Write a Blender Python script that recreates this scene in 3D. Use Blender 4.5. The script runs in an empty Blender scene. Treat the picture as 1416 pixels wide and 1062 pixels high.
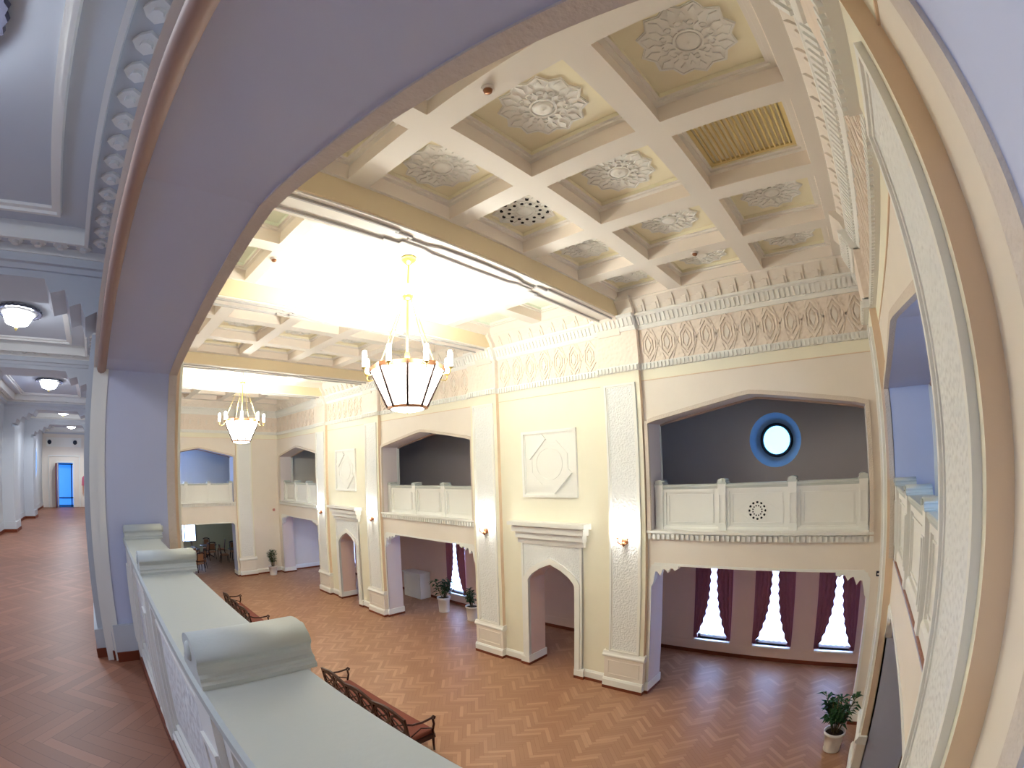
import bpy, bmesh, math, random
from mathutils import Vector, Matrix
from mathutils.geometry import tessellate_polygon
random.seed(7)
PI = math.pi
S = bpy.context.scene
COL = S.collection

# ------------------------------------------------------------------ materials
def s2l(c):
    return tuple(((v/255)/12.92 if v/255 <= .04045 else ((v/255+.055)/1.055)**2.4) for v in c)

def mat(name, rgb, rough=.55, metal=0., emit=None, estr=0., bump=None, var=.0, spec=.3):
    m = bpy.data.materials.new(name); m.use_nodes = True
    nt = m.node_tree; b = nt.nodes['Principled BSDF']
    c = s2l(rgb) + (1,)
    b.inputs['Base Color'].default_value = c
    b.inputs['Roughness'].default_value = rough
    b.inputs['Metallic'].default_value = metal
    b.inputs['Specular IOR Level'].default_value = spec
    if emit:
        b.inputs['Emission Color'].default_value = s2l(emit) + (1,)
        b.inputs['Emission Strength'].default_value = estr
    if bump or var:
        tc = nt.nodes.new('ShaderNodeTexCoord')
    if var:
        n = nt.nodes.new('ShaderNodeTexNoise'); n.inputs['Scale'].default_value = 2.3; n.inputs['Detail'].default_value = 4
        r = nt.nodes.new('ShaderNodeMapRange'); r.inputs['To Min'].default_value = 1-var; r.inputs['To Max'].default_value = 1+var*.4
        mx = nt.nodes.new('ShaderNodeMix'); mx.data_type = 'RGBA'; mx.blend_type = 'MULTIPLY'; mx.inputs['Factor'].default_value = 1
        nt.links.new(tc.outputs['Object'], n.inputs['Vector']); nt.links.new(n.outputs['Fac'], r.inputs['Value'])
        mx.inputs['A'].default_value = c; nt.links.new(r.outputs['Result'], mx.inputs['B'])
        nt.links.new(mx.outputs['Result'], b.inputs['Base Color'])
    if bump:
        kind, scale, strength, dist = bump
        if kind == 'noise':
            t = nt.nodes.new('ShaderNodeTexNoise'); t.inputs['Detail'].default_value = 3; o = t.outputs['Fac']
        elif kind == 'voro':
            t = nt.nodes.new('ShaderNodeTexVoronoi'); t.feature = 'DISTANCE_TO_EDGE'; o = t.outputs['Distance']
        else:
            t = nt.nodes.new('ShaderNodeTexVoronoi'); t.feature = 'SMOOTH_F1'; o = t.outputs['Distance']
        t.inputs['Scale'].default_value = scale
        nt.links.new(tc.outputs['Object'], t.inputs['Vector'])
        bp = nt.nodes.new('ShaderNodeBump'); bp.inputs['Strength'].default_value = strength; bp.inputs['Distance'].default_value = dist
        nt.links.new(o, bp.inputs['Height']); nt.links.new(bp.outputs['Normal'], b.inputs['Normal'])
    return m

def parquet(name, light, dark, seam, L=.48, W=.08, rough=.42):
    m = bpy.data.materials.new(name); m.use_nodes = True
    nt = m.node_tree; b = nt.nodes['Principled BSDF']; N = nt.nodes.new; K = nt.links.new
    def mth(op, a, bb=None, c=None):
        n = N('ShaderNodeMath'); n.operation = op
        for i, v in enumerate((a, bb, c)):
            if v is None: continue
            if isinstance(v, (int, float)): n.inputs[i].default_value = v
            else: K(v, n.inputs[i])
        return n.outputs[0]
    tc = N('ShaderNodeTexCoord'); sp = N('ShaderNodeSeparateXYZ'); K(tc.outputs['Object'], sp.inputs[0])
    n = round(L/W); q = .70710678/W                 # true herringbone, laid at 45 degrees to the walls
    x = mth('MULTIPLY', mth('ADD', sp.outputs[0], sp.outputs[1]), q); y = mth('MULTIPLY', mth('SUBTRACT', sp.outputs[1], sp.outputs[0]), q)
    ci = mth('FLOOR', x); cj = mth('FLOOR', y)
    k = mth('FLOORED_MODULO', mth('SUBTRACT', ci, cj), 2*n)
    hor = mth('LESS_THAN', k, n-.5); ver = mth('SUBTRACT', 1., hor)
    i0 = mth('SUBTRACT', ci, k); j0 = mth('SUBTRACT', cj, mth('SUBTRACT', 2*n-1, k))
    ida = mth('ADD', mth('MULTIPLY', hor, i0), mth('MULTIPLY', ver, ci)); idb = mth('ADD', mth('MULTIPLY', hor, cj), mth('MULTIPLY', ver, j0))
    cv = N('ShaderNodeCombineXYZ'); K(ida, cv.inputs[0]); K(idb, cv.inputs[1])
    wn = N('ShaderNodeTexWhiteNoise'); wn.noise_dimensions = '2D'; K(cv.outputs[0], wn.inputs['Vector'])
    fr = mth('ADD', mth('MULTIPLY', hor, mth('FRACT', y)), mth('MULTIPLY', ver, mth('FRACT', x)))
    s = mth('ADD', mth('MULTIPLY', hor, mth('SUBTRACT', x, i0)), mth('MULTIPLY', ver, mth('SUBTRACT', y, j0)))
    big = N('ShaderNodeTexNoise'); big.inputs['Scale'].default_value = .55; K(tc.outputs['Object'], big.inputs['Vector'])
    f = mth('ADD', mth('MULTIPLY', mth('POWER', wn.outputs['Value'], 2.6), .62), mth('MULTIPLY', big.outputs['Fac'], .25))
    rp = N('ShaderNodeMix'); rp.data_type = 'RGBA'; K(f, rp.inputs['Factor'])
    rp.inputs['A'].default_value = s2l(dark)+(1,); rp.inputs['B'].default_value = s2l(light)+(1,)
    e1 = mth('LESS_THAN', fr, .06); e2 = mth('LESS_THAN', s, .06); e = mth('MULTIPLY', mth('MAXIMUM', e1, e2), .5)
    m2 = N('ShaderNodeMix'); m2.data_type = 'RGBA'; K(e, m2.inputs['Factor']); K(rp.outputs['Result'], m2.inputs['A'])
    m2.inputs['B'].default_value = s2l(seam)+(1,)
    K(m2.outputs['Result'], b.inputs['Base Color'])
    b.inputs['Roughness'].default_value = rough; b.inputs['Specular IOR Level'].default_value = .35
    return m

M = {}
M['yellow'] = mat('pale_yellow_plaster', (243,237,216), .7, var=.04)
M['peach'] = mat('peach_plaster', (240,230,218), .7, var=.04)
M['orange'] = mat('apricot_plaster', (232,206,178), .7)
M['white'] = mat('white_plaster', (240,238,232), .6)
M['relief'] = mat('white_carved_plaster', (236,236,234), .6, bump=('smooth', 26, .5, .03))
M['relief_peach'] = mat('peach_carved_plaster', (242,228,214), .6, bump=('smooth', 12, .5, .03))
M['lavender'] = mat('lavender_plaster', (204,209,233), .7, var=.04)
M['far_grey'] = mat('warm_grey_plaster', (196,186,186), .7)
M['reveal'] = mat('pale_lilac_plaster', (228,216,216), .7, var=.04)
M['pink'] = mat('pinkish_plaster', (236,206,190), .7, var=.05)
M['gallery_grey'] = mat('blue_grey_plaster', (206,210,216), .7, var=.04)
M['ceil_white'] = mat('ceiling_white', (240,234,226), .7)
M['ceil_side'] = mat('coffer_side_peach', (242,230,218), .7)
M['ceil_yellow'] = mat('coffer_yellow', (242,234,208), .7)
M['ceil_well'] = mat('pale_well_plaster', (236,242,226), .7)
M['shadow_line_grey'] = mat('shadow_line_moulding', (186,182,180), .7)  # grey tone paints in the shadow gaps along the beam ridges
M['ochre'] = mat('ochre_plaster', (230,212,178), .7)
M['cap'] = mat('painted_stone', (204,208,203), .55, bump=('noise', 60, .06, .01))
M['parquet'] = parquet('herringbone_parquet', (192,150,120), (158,114,88), (120,82,60))
M['parquet_dark'] = parquet('gallery_parquet', (176,118,90), (144,94,70), (100,62,46), L=.51, W=.085, rough=.45)
M['base_brown'] = mat('brown_skirting', (120,58,36), .45)
M['dark_wood'] = mat('dark_wood', (58,26,20), .35, bump=('noise', 40, .1, .01))
M['brown_wood'] = mat('brown_door_wood', (120,62,40), .4)
M['red_fabric'] = mat('brick_red_upholstery', (126,70,58), .85, bump=('noise', 90, .2, .01))
M['tan_fabric'] = mat('tan_upholstery', (176,124,92), .85)
M['brass'] = mat('brass', (214,190,120), .3, .8)
M['copper'] = mat('copper_bronze', (156,108,78), .4, .6)
M['dark_metal'] = mat('dark_bronze', (80,62,60), .4, .6)
M['glass_lit'] = mat('lit_milk_glass', (250,250,245), .4, emit=(255,254,244), estr=15.)
M['bulb'] = mat('lit_bulb', (255,255,255), .4, emit=(250,255,246), estr=50.)
M['lamp_lit'] = mat('lit_ceiling_lamp_glass', (250,250,255), .4, emit=(236,244,255), estr=22.)
M['crystal'] = mat('dark_crystal_trim', (90,90,105), .2)
M['sky_pane'] = mat('daylight_pane', (200,220,255), .3, emit=(165,200,255), estr=8.)
M['round_pane'] = mat('daylight_round_pane', (200,220,255), .3, emit=(110,195,255), estr=3.5)
M['added_light_pane'] = mat('added_gallery_light_pane', (200,220,255), .3, emit=(165,205,255), estr=20.)
M['end_pane'] = mat('end_gallery_daylight_pane', (200,220,255), .3, emit=(170,210,255), estr=8.)
M['dining_pane'] = mat('dining_daylight_pane', (200,220,255), .3, emit=(170,205,255), estr=7.)
M['near_pane'] = mat('near_round_pane', (200,220,255), .3, emit=(140,182,248), estr=9.)
M['blue_pane'] = mat('blue_daylight_pane', (120,170,255), .3, emit=(10,120,220), estr=.8)
M['frame_dark'] = mat('dark_window_frame', (30,38,58), .4)
M['curtain'] = mat('plum_curtain', (164,106,126), .9)
M['pot'] = mat('white_glazed_pot', (226,216,208), .3)
M['soil'] = mat('soil', (50,32,22), .95)
M['leaf'] = mat('dark_green_leaf', (40,74,38), .5)
M['stem'] = mat('plant_stem', (96,82,52), .8)
M['red'] = mat('red_plastic', (190,40,40), .4)
M['black'] = mat('black_cloth', (28,26,32), .8)
M['pinkcloth'] = mat('pink_cloth', (216,120,140), .85)
M['skin'] = mat('skin', (214,164,140), .6)
M['hair'] = mat('brown_hair', (60,40,30), .7)
M['vent'] = mat('louvre_yellow', (226,204,146), .6)
M['hole'] = mat('dark_grille_opening', (28,26,30), .8)
M['detector'] = mat('white_plastic', (225,215,210), .4)
M['sheer'] = mat('white_sheer_fabric', (236,240,255), .9)
_n = M['sheer'].node_tree; _b = _n.nodes['Principled BSDF']
_t = _n.nodes.new('ShaderNodeBsdfTranslucent'); _t.inputs['Color'].default_value = (.95,.97,1,1)
_x = _n.nodes.new('ShaderNodeMixShader'); _x.inputs[0].default_value = .75
_n.links.new(_b.outputs[0], _x.inputs[1]); _n.links.new(_t.outputs[0], _x.inputs[2]); _n.links.new(_x.outputs[0], _n.nodes['Material Output'].inputs[0])

# ------------------------------------------------------------------ mesh building
class MB:
    def __init__(s): s.v = []; s.f = []; s.m = []; s.smooth = set()
    def vert(s, p): s.v.append(Vector(p)); return len(s.v)-1
    def face(s, ids, m=0, smooth=False):
        s.f.append(tuple(ids)); s.m.append(m)
        if smooth: s.smooth.add(len(s.f)-1)
    def quad(s, a, b, c, d, m=0): s.face([s.vert(p) for p in (a,b,c,d)], m)
    def box(s, a, b, m=0, F=None):
        x0,y0,z0 = a; x1,y1,z1 = b
        P = [(x0,y0,z0),(x1,y0,z0),(x1,y1,z0),(x0,y1,z0),(x0,y0,z1),(x1,y0,z1),(x1,y1,z1),(x0,y1,z1)]
        if F: P = [F(*p) for p in P]
        i = [s.vert(p) for p in P]
        for q in ((0,3,2,1),(4,5,6,7),(0,1,5,4),(1,2,6,5),(2,3,7,6),(3,0,4,7)): s.face([i[k] for k in q], m)
    def prism(s, poly, w0, w1, F, m=0, mside=None, mback=None, holes=()):
        mside = m if mside is None else mside; mback = m if mback is None else mback
        loops = [list(poly)] + [list(h) for h in holes]
        flat = [p for l in loops for p in l]
        tri = tessellate_polygon([[Vector((p[0],p[1],0)) for p in l] for l in loops])
        fr = [s.vert(F(p[0],p[1],w1)) for p in flat]; bk = [s.vert(F(p[0],p[1],w0)) for p in flat]
        for t in tri:
            s.face([fr[k] for k in t], m); s.face([bk[k] for k in reversed(t)], mback)
        o = 0
        for l in loops:
            n = len(l)
            for k in range(n):
                a, b = o+k, o+(k+1) % n
                s.face((fr[a], fr[b], bk[b], bk[a]), mside)
            o += n
    def tube(s, pts, r, n=8, m=0, caps=True):
        pts = [Vector(p) for p in pts]; R = r if isinstance(r, (list,tuple)) else [r]*len(pts)
        rings = []
        for i, p in enumerate(pts):
            d = (pts[min(i+1,len(pts)-1)] - pts[max(i-1,0)]).normalized()
            a = d.orthogonal().normalized() if i == 0 else (pa - d*pa.dot(d)).normalized()
            pa = a; bb = d.cross(a)
            rings.append([s.vert(p + (a*math.cos(2*PI*k/n) + bb*math.sin(2*PI*k/n))*R[i]) for k in range(n)])
        for i in range(len(rings)-1):
            for k in range(n): s.face((rings[i][k], rings[i][(k+1)%n], rings[i+1][(k+1)%n], rings[i+1][k]), m, True)
        if caps: s.face(list(reversed(rings[0])), m); s.face(rings[-1], m)
    def lathe(s, prof, c=(0,0,0), n=24, m=0, a0=0., smooth=True, axis=None):
        # prof: (radius, height); axis: optional function (r cos, r sin, h)->point
        rings = []
        for r, h in prof:
            ring = []
            for k in range(n):
                a = a0 + 2*PI*k/n
                p = (r*math.cos(a), r*math.sin(a), h)
                p = axis(*p) if axis else (c[0]+p[0], c[1]+p[1], c[2]+p[2])
                ring.append(s.vert(p))
            rings.append(ring)
        for i in range(len(rings)-1):
            for k in range(n): s.face((rings[i][k], rings[i][(k+1)%n], rings[i+1][(k+1)%n], rings[i+1][k]), m, smooth)
        if prof[0] == prof[-1]: return
        if prof[0][0] > 1e-6: s.face(list(reversed(rings[0])), m)
        if prof[-1][0] > 1e-6: s.face(rings[-1], m)
    def band(s, line, t0, t1, w0, w1, F, m=0, closed=False):
        """strip that follows the (u,v) polyline; t = offset to its left, w = depth range"""
        L = [Vector((p[0],p[1])) for p in line]; n = len(L)
        A, B = [], []
        for i in range(n):
            if closed: d0 = (L[i]-L[i-1]).normalized(); d1 = (L[(i+1)%n]-L[i]).normalized()
            else:
                d0 = (L[i]-L[i-1]).normalized() if i else (L[1]-L[0]).normalized()
                d1 = (L[i+1]-L[i]).normalized() if i < n-1 else d0
            n0 = Vector((-d0.y,d0.x)); n1 = Vector((-d1.y,d1.x)); b = (n0+n1).normalized(); k = 1/max(.3, b.dot(n0))
            A.append(L[i]+b*t0*k); B.append(L[i]+b*t1*k)
        q = [[s.vert(F(p.x,p.y,w)) for p in (A)] for w in (w0,w1)] + [[s.vert(F(p.x,p.y,w)) for p in (B)] for w in (w0,w1)]
        a0,a1,b0,b1 = q
        for i in range(n if closed else n-1):
            j = (i+1) % n
            s.face((a0[i],a0[j],a1[j],a1[i]), m); s.face((b0[i],b1[i],b1[j],b0[j]), m)
            s.face((a1[i],a1[j],b1[j],b1[i]), m); s.face((a0[i],b0[i],b0[j],a0[j]), m)
        if not closed:
            for i in (0, n-1): s.face((a0[i],a1[i],b1[i],b0[i]), m)
    def profile(s, prof, u0, u1, F, m=0, smooth=False):
        """(w,v) profile extruded along u"""
        n = len(prof)
        A = [s.vert(F(u0,p[1],p[0])) for p in prof]; B = [s.vert(F(u1,p[1],p[0])) for p in prof]
        for i in range(n): s.face((A[i],A[(i+1)%n],B[(i+1)%n],B[i]), m, smooth)
        s.face(list(reversed(A)), m); s.face(B, m)
    def build(s, name, mats, parent=None, bevel=0., kind=None):
        if not isinstance(mats, (list,tuple)): mats = [mats]
        off = Vector((0,0,0)); p = parent
        while p is not None: off += p.location; p = p.parent
        me = bpy.data.meshes.new(name)
        me.from_pydata([tuple(v-off) for v in s.v], [], s.f)
        for x in mats: me.materials.append(M[x] if isinstance(x, str) else x)
        for i, pl in enumerate(me.polygons):
            pl.material_index = s.m[i]; pl.use_smooth = i in s.smooth
        bm = bmesh.new(); bm.from_mesh(me); bmesh.ops.recalc_face_normals(bm, faces=bm.faces); bm.to_mesh(me); bm.free()
        o = bpy.data.objects.new(name, me); COL.objects.link(o)
        if parent: o.parent = parent
        if bevel:
            b = o.modifiers.new('bevel', 'BEVEL'); b.width = bevel; b.segments = 2; b.limit_method = 'ANGLE'
        if kind: o['kind'] = kind
        return o
def tag(o, label, cat, group=None):
    o['label'] = label; o['category'] = cat
    if group: o['group'] = group
    return o
def thing(name, label, cat, loc, group=None, rz=0.):
    o = bpy.data.objects.new(name, None); o.empty_display_size = .1; COL.objects.link(o)
    o.location = loc; o.rotation_euler.z = rz
    return tag(o, label, cat, group)
def copy_tree(o, parent=None):
    c = o.copy(); COL.objects.link(c)
    if parent is not None:
        c.parent = parent
    for ch in list(o.children): copy_tree(ch, c)
    return c
def struct(mb, name, mats): return mb.build(name, mats, kind='structure')

# ------------------------------------------------------------------ plan of the place
XR, XL, YN, YF, T = .6, -24.0, .574, 9.23, .63
G = 3.7                       # gallery floor
TOP = 8.75
ZS, ZA = 6.01, 6.40           # arch springing and apex
ZO = 3.03                     # head of the lower openings
BAYS = [-1.92, -11.62, -21.33]; HW = 2.225
PIERS = [-6.77, -16.475]
YB, YC = 12.0, -2.80          # back walls of the far and near galleries
Far = lambda u,v,w: (u, YF-w, v)
Near = lambda u,v,w: (u, YN+w, v)
TN = .56                      # the camera side wall is a little thinner
NearP = lambda u,v,w: (u, .644+w, v)
TH = lambda F: TN if F is Near else T
def jambs(F, k):
    return (-4.15, .268) if (F is Near and k == 0) else (BAYS[k]-HW, BAYS[k]+HW)
Left = lambda u,v,w: (XL+w, u, v)
Right = lambda u,v,w: (XR-w, u, v)
Id = lambda x,y,z: (x,y,z)
def arch(a, b, z0, zs=ZS, za=ZA):
    """opening contour from lower left, up, over the flat pointed arch, down to lower right"""
    m = (a+b)/2; k = za-zs
    L = [(a, z0), (a, zs), (a+(m-a)*.08, zs+k*.13), (a+(m-a)*.5, zs+k*.55), (a+(m-a)*.88, zs+k*.915), (m, za)]
    return L + [(2*m-p[0], p[1]) for p in reversed(L[:-1])]
def pointed(a, b, zs, za, z0=0.):
    m = (a+b)/2; k = za-zs
    L = [(a, z0), (a, zs), (a+(m-a)*.07, zs+k*.17), (a+(m-a)*.22, zs+k*.40), (a+(m-a)*.55, zs+k*.73), (m, za)]
    return L + [(2*m-p[0], p[1]) for p in reversed(L[:-1])]
def lower(a, b, top=ZO):
    return [(a,0),(a,top-.12),(a+.10,top),(b-.10,top),(b,top-.12),(b,0)]

# ---- long walls: bays (peach) and piers (yellow) of one wall, reveals lavender
EB = .10
PO = .72                      # portal half width
def long_wall(F, name):
    mb = MB()
    T_ = TH(F)
    for k, c in enumerate(BAYS):
        a, b = jambs(F, k)
        uL = XL-T if k == 2 else a-EB; uR = XR+T if k == 0 else b+EB
        outer = [(uL,0)] + lower(a, b) + [(uR,0),(uR,TOP),(uL,TOP)]
        if k == 0: pass
        outer = [p for i, p in enumerate(outer) if i == 0 or p != outer[i-1]]
        mb.prism(outer, -T_, 0, F, 0, 2, 3, [arch(a, b, G-.03)])
    for c in PIERS:
        a, b = (BAYS[1]+HW+EB, BAYS[0]-HW-EB) if c == PIERS[0] else (BAYS[2]+HW+EB, BAYS[1]-HW-EB)
        outer = [(a,0)] + pointed(c-PO, c+PO, 2.36, 2.84) + [(b,0),(b,TOP),(a,TOP)]
        mb.prism(outer, -T_, 0, F, 1, 4, 3)
    return struct(mb, name, ['peach','yellow','lavender' if F is Near else 'reveal','gallery_grey','pink'])
long_wall(Far, 'wall_far')
long_wall(Near, 'wall_near')

# ---- end walls
def end_wall(F, name, a, b, top, extra=()):
    mb = MB()
    mb.prism([(YC,0)] + lower(a,b,top) + [(YB,0),(YB,TOP),(YC,TOP)], -T, 0, F, 0, 1, 1, [arch(a,b,G-.03)] + list(extra))
    return struct(mb, name, ['peach','lavender'])
LA, LB = 3.06, 6.78
RA, RB = 2.66, 7.22
end_wall(Left, 'wall_left', LA, LB, 2.72, [[(-2.02,G),(-1.30,G),(-1.30,5.63),(-2.02,5.63)]])
end_wall(Right, 'wall_right', RA, RB, ZO)

# ---- floors
def slab(name, x0, x1, y0, y1, z0, z1, m):
    mb = MB(); mb.box((x0,y0,z0),(x1,y1,z1)); return struct(mb, name, m)
slab('floor', -33.2, 3.6, YC-.3, YB+.9, -.2, 0, 'parquet')
slab('floor.001', XL-T, XR+T, YC, YN-TN+.02, 3.4, G, 'parquet_dark')
slab('floor.002', XL-T, XR+T, YF+T-.02, YB, 3.4, G, 'parquet_dark')
slab('floor.003', XL-3.2, XL-T+.02, YC, YB, 3.4, G, 'parquet_dark')
slab('floor.004', XR+T-.02, 3.4, YC, YB, 3.4, G, 'parquet_dark')
# wall-thickness strips of gallery floor inside the balcony openings
def sill(a, b, F, name):
    mb = MB(); mb.box((a,3.4,-TH(F)+.02),(b,G-.001,-.01), 0, F); return struct(mb, name, ['parquet_dark'])
# ---- ceilings of the aisles and galleries
mb = MB()
mb.box((XL-T,YC,3.32),(XR+T,YN-TN,3.4)); mb.box((XL-T,YF+T,3.32),(XR+T,YB,3.4))
struct(mb, 'ceiling', 'pink')
slab('ceiling.001', XL-T, XR+T, YC, YN-TN+.02, 7.12, 7.3, 'gallery_grey')
slab('ceiling.002', XL-3.2, XL-T, YC, YB, 7.12, 7.3, 'gallery_grey')
slab('ceiling.003', XR+T, 3.4, YC, YB, 7.12, 7.3, 'gallery_grey')
slab('ceiling.004', XL-T, XR+T, YF+T-.02, YB, 7.12, 7.3, 'gallery_grey')
slab('ceiling.005', -33.2, XL-T, 1.4, YB, 3.3, 3.4, 'yellow')
slab('roof', XL-3.4, 3.6, YC-.3, YB+.3, 9.6, 9.75, 'white')
bpy.data.objects['roof'].name = 'ceiling.006'

# ---- outer walls of galleries / aisles
def circle(cx, cz, r, n=32): return [(cx+r*math.cos(2*PI*k/n), cz+r*math.sin(2*PI*k/n)) for k in range(n)]
WIN = [c+d for c in BAYS for d in (-1.63, 0., 1.63)]
ZR = 5.58
FarBack = lambda u,v,w: (u, YB-w, v)
NearBack = lambda u,v,w: (u, YC+w, v)
WH = .46
for nm, F, wins in (('wall_far_back', FarBack, True), ('wall_near_back', NearBack, False)):
    mb = MB()
    holes = [circle(c-.0, ZR, .40) for c in BAYS]
    if wins: holes += [[(c-WH,.42),(c+WH,.42),(c+WH,2.95),(c-WH,2.95)] for c in WIN]
    mb.prism([(XL-T,0),(XR+T,0),(XR+T,3.4),(XL-T,3.4)], -.35, 0, F, 0, 0, 0, holes[3:])
    hs = []
    mb.prism([(XL-T,3.4),(XR+T,3.4),(XR+T,7.3),(XL-T,7.3)], -.35, 0, F, 1, 1, 1, [circle(c, ZR, .66) for c in BAYS])
    struct(mb, nm, ['pink','far_grey' if wins else 'gallery_grey'])
mb = MB(); mb.box((3.4,YC,0),(3.55,YB,7.3)); struct(mb, 'wall_right_back', 'gallery_grey')
mb = MB(); mb.box((XL-3.35,YC,3.4),(XL-3.2,YB,7.3)); struct(mb, 'wall_left_back', 'gallery_grey')
mb = MB()
for y in (YC-.15, YB): mb.box((XL-3.3,y,3.4),(XL-T,y+.15,7.3)); mb.box((XR+T,y,0),(3.5,y+.15,7.3))
struct(mb, 'wall_gallery_end', 'gallery_grey')
mb = MB(); mb.box((XR+T,YN-TN-.1,0),(3.4,YN-TN,3.4)); mb.box((XR+T,YF+T,0),(3.4,YF+T+.1,3.4))
struct(mb, 'wall_right_passage', 'lavender')
# dining room
mb = MB()
mb.prism([(1.4,0),(YB,0),(YB,3.4),(1.4,3.4)], -.2, 0, lambda u,v,w: (-33+w,u,v), 0, 0, 0, [[(4.9,.75),(6.45,.75),(6.45,2.9),(4.9,2.9)]])
mb.box((-33.2,1.2,0),(XL-T,1.4,3.4)); mb.box((-33.2,YB-1.2,0),(XL-T,YB-1.0,3.4))
struct(mb, 'wall_dining', mat('greenish_cream_plaster', (222,220,190), .7))

# ---- round windows: splayed reveal, dark frame, pane
wn = 1
def round_window(c, F, n):
    r = thing('window_%d' % n, '', 'window', F(c, ZR, -.1)); del r['label']; del r['category']; r['kind'] = 'structure'
    Fx = lambda x,y,h: F(c+x, ZR+y, h)
    mb = MB()
    for k in range(40):
        a0, a1 = 2*PI*k/40, 2*PI*(k+1)/40
        P = lambda a, rr, h: F(c+rr*math.cos(a), ZR+rr*math.sin(a), h)
        mb.quad(P(a0,.66,0), P(a1,.66,0), P(a1,.40,-.30), P(a0,.40,-.30))
    o = mb.build('reveal', 'splay_daylight', r); o['kind'] = 'structure'
    mb = MB(); mb.lathe([(.345,-.30),(.42,-.30),(.42,-.22),(.38,-.19),(.345,-.22),(.345,-.30)], n=40, axis=Fx); o = mb.build('frame', 'frame_dark', r); o['kind'] = 'structure'
    mb = MB(); mb.prism(circle(c, ZR, .36, 40), -.28, -.27, F); o = mb.build('pane', 'round_pane' if F is FarBack else 'near_pane', r); o['kind'] = 'structure'
M['roll'] = mat('brown_pink_roll', (180,152,140), .6)
M['rope'] = mat('ribbed_cream_moulding', (220,206,192), .7, bump=('noise', 40, .4, .02))
M['splay_daylight'] = mat('daylight_tinted_reveal', (150,190,240), .7)  # pale blue puts the daylight glow into the reveal's own colour
for F in (FarBack, NearBack):
    for c in BAYS:
        round_window(c, F, wn); wn += 1

# ---- aisle windows with curtains
def aisle_window(c, n):
    r = thing('window_%d' % n, '', 'window', (c, YB+.2, .42)); del r['label']; del r['category']; r['kind'] = 'structure'
    mb = MB()
    for b in (((c-WH,YB+.16,.42),(c-WH+.07,YB+.26,2.95)), ((c+WH-.07,YB+.16,.42),(c+WH,YB+.26,2.95)),
              ((c-WH,YB+.16,.42),(c+WH,YB+.26,.50)), ((c-WH,YB+.16,2.87),(c+WH,YB+.26,2.95)), ((c-.03,YB+.17,.5),(c+.03,YB+.25,2.87)),
              ((c-WH,YB+.17,2.1),(c+WH,YB+.25,2.16))): mb.box(*b)
    o = mb.build('frame', 'white', r); o['kind'] = 'structure'
    mb = MB(); mb.box((c-WH,YB+.27,.42),(c+WH,YB+.29,2.95)); o = mb.build('pane', 'sky_pane', r); o['kind'] = 'structure'
    mb = MB(); mb.box((c-WH-.04,YB-.10,.38),(c+WH+.04,YB+.16,.42)); o = mb.build('sill', 'white', r); o['kind'] = 'structure'
def half_w(z):      # half width of the bright gap between the drapes, narrow on top and wide at the sill
    t = min(1, max(0, (2.62-z)/2.05))
    return .085 + .33*t**2.9
SIDE = {0:'in opening under round window', 1:'in opening behind two plants', 2:'in farthest opening'}
POS = {-1:'left', 0:'middle', 1:'right'}
def curtains(c, bay, pos):
    lab = 'window %s' % SIDE[bay]
    for sd in (-1, 1):
        t = thing('curtain', '%s plum drape of %s %s' % ('left' if sd < 0 else 'right', POS[pos], lab), 'curtain', (c+sd*.3, YB-.06, .45), 'plum window drapes')
        mb = MB(); nz, nu = 22, 22
        rows = []
        for i in range(nz+1):
            z = 2.98 - (2.98-.46)*i/nz
            step = .02*(1 if int(z*9) % 2 else -1)
            inn = half_w(z)+step; out = WH+.05
            rows.append([mb.vert((c+sd*(inn+(out-inn)*j/nu), YB-.07+.028*math.sin(j/nu*PI*7)-(.02 if j in (0,1) else 0), z)) for j in range(nu+1)])
        for i in range(nz):
            for j in range(nu): mb.face((rows[i][j],rows[i][j+1],rows[i+1][j+1],rows[i+1][j]), 0, True)
        o = mb.build('drape', 'curtain', t)
        so = o.modifiers.new('s','SOLIDIFY'); so.thickness = .012
    mb = MB(); rows = []; nu = 26
    for i in range(13):
        z = 2.95 - 2.42*i/12
        rows.append([mb.vert((c-WH+.02+(2*WH-.04)*j/nu, YB-.012+.010*math.sin(j*1.9), z + (.05*abs(math.sin(j*.75)) if i == 12 else 0))) for j in range(nu+1)])
    for i in range(12):
        for j in range(nu): mb.face((rows[i][j],rows[i][j+1],rows[i+1][j+1],rows[i+1][j]), 0, True)
    o = mb.build('sheer_curtain', 'sheer'); tag(o, 'white sheer curtain of %s %s' % (POS[pos], lab), 'curtain', 'sheer curtains')
for i, c in enumerate(WIN):
    aisle_window(c, wn); wn += 1
    curtains(c, i//3, i % 3 - 1)
mb = MB(); mb.box((-33.14,4.9,.75),(-33.1,6.45,2.9)); mb.build('window_%d' % wn, 'dining_pane', kind='structure'); wn += 1
mb = MB()
for b in (((-33.08,4.86,.7),(-33.0,4.96,2.95)),((-33.08,6.4,.7),(-33.0,6.5,2.95)),((-33.08,5.62,.75),(-33.02,5.7,2.9)),((-33.08,4.9,.7),(-32.95,6.45,.76))): mb.box(*b)
mb.build('window_%d' % wn, 'white', kind='structure'); wn += 1
# tall daylight window of the gallery behind the right end wall
mb = MB(); mb.box((3.36,1.2,4.1),(3.39,3.0,6.6)); mb.build('window_%d' % wn, 'end_pane', kind='structure'); wn += 1
mb = MB()
for y in (1.15,2.07,2.98): mb.box((3.3,y,4.05),(3.38,y+.07,6.65))
for z in (4.05,6.0,6.6): mb.box((3.3,1.15,z),(3.38,3.05,z+.06))
mb.build('window_%d' % wn, 'white', kind='structure'); wn += 1

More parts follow.
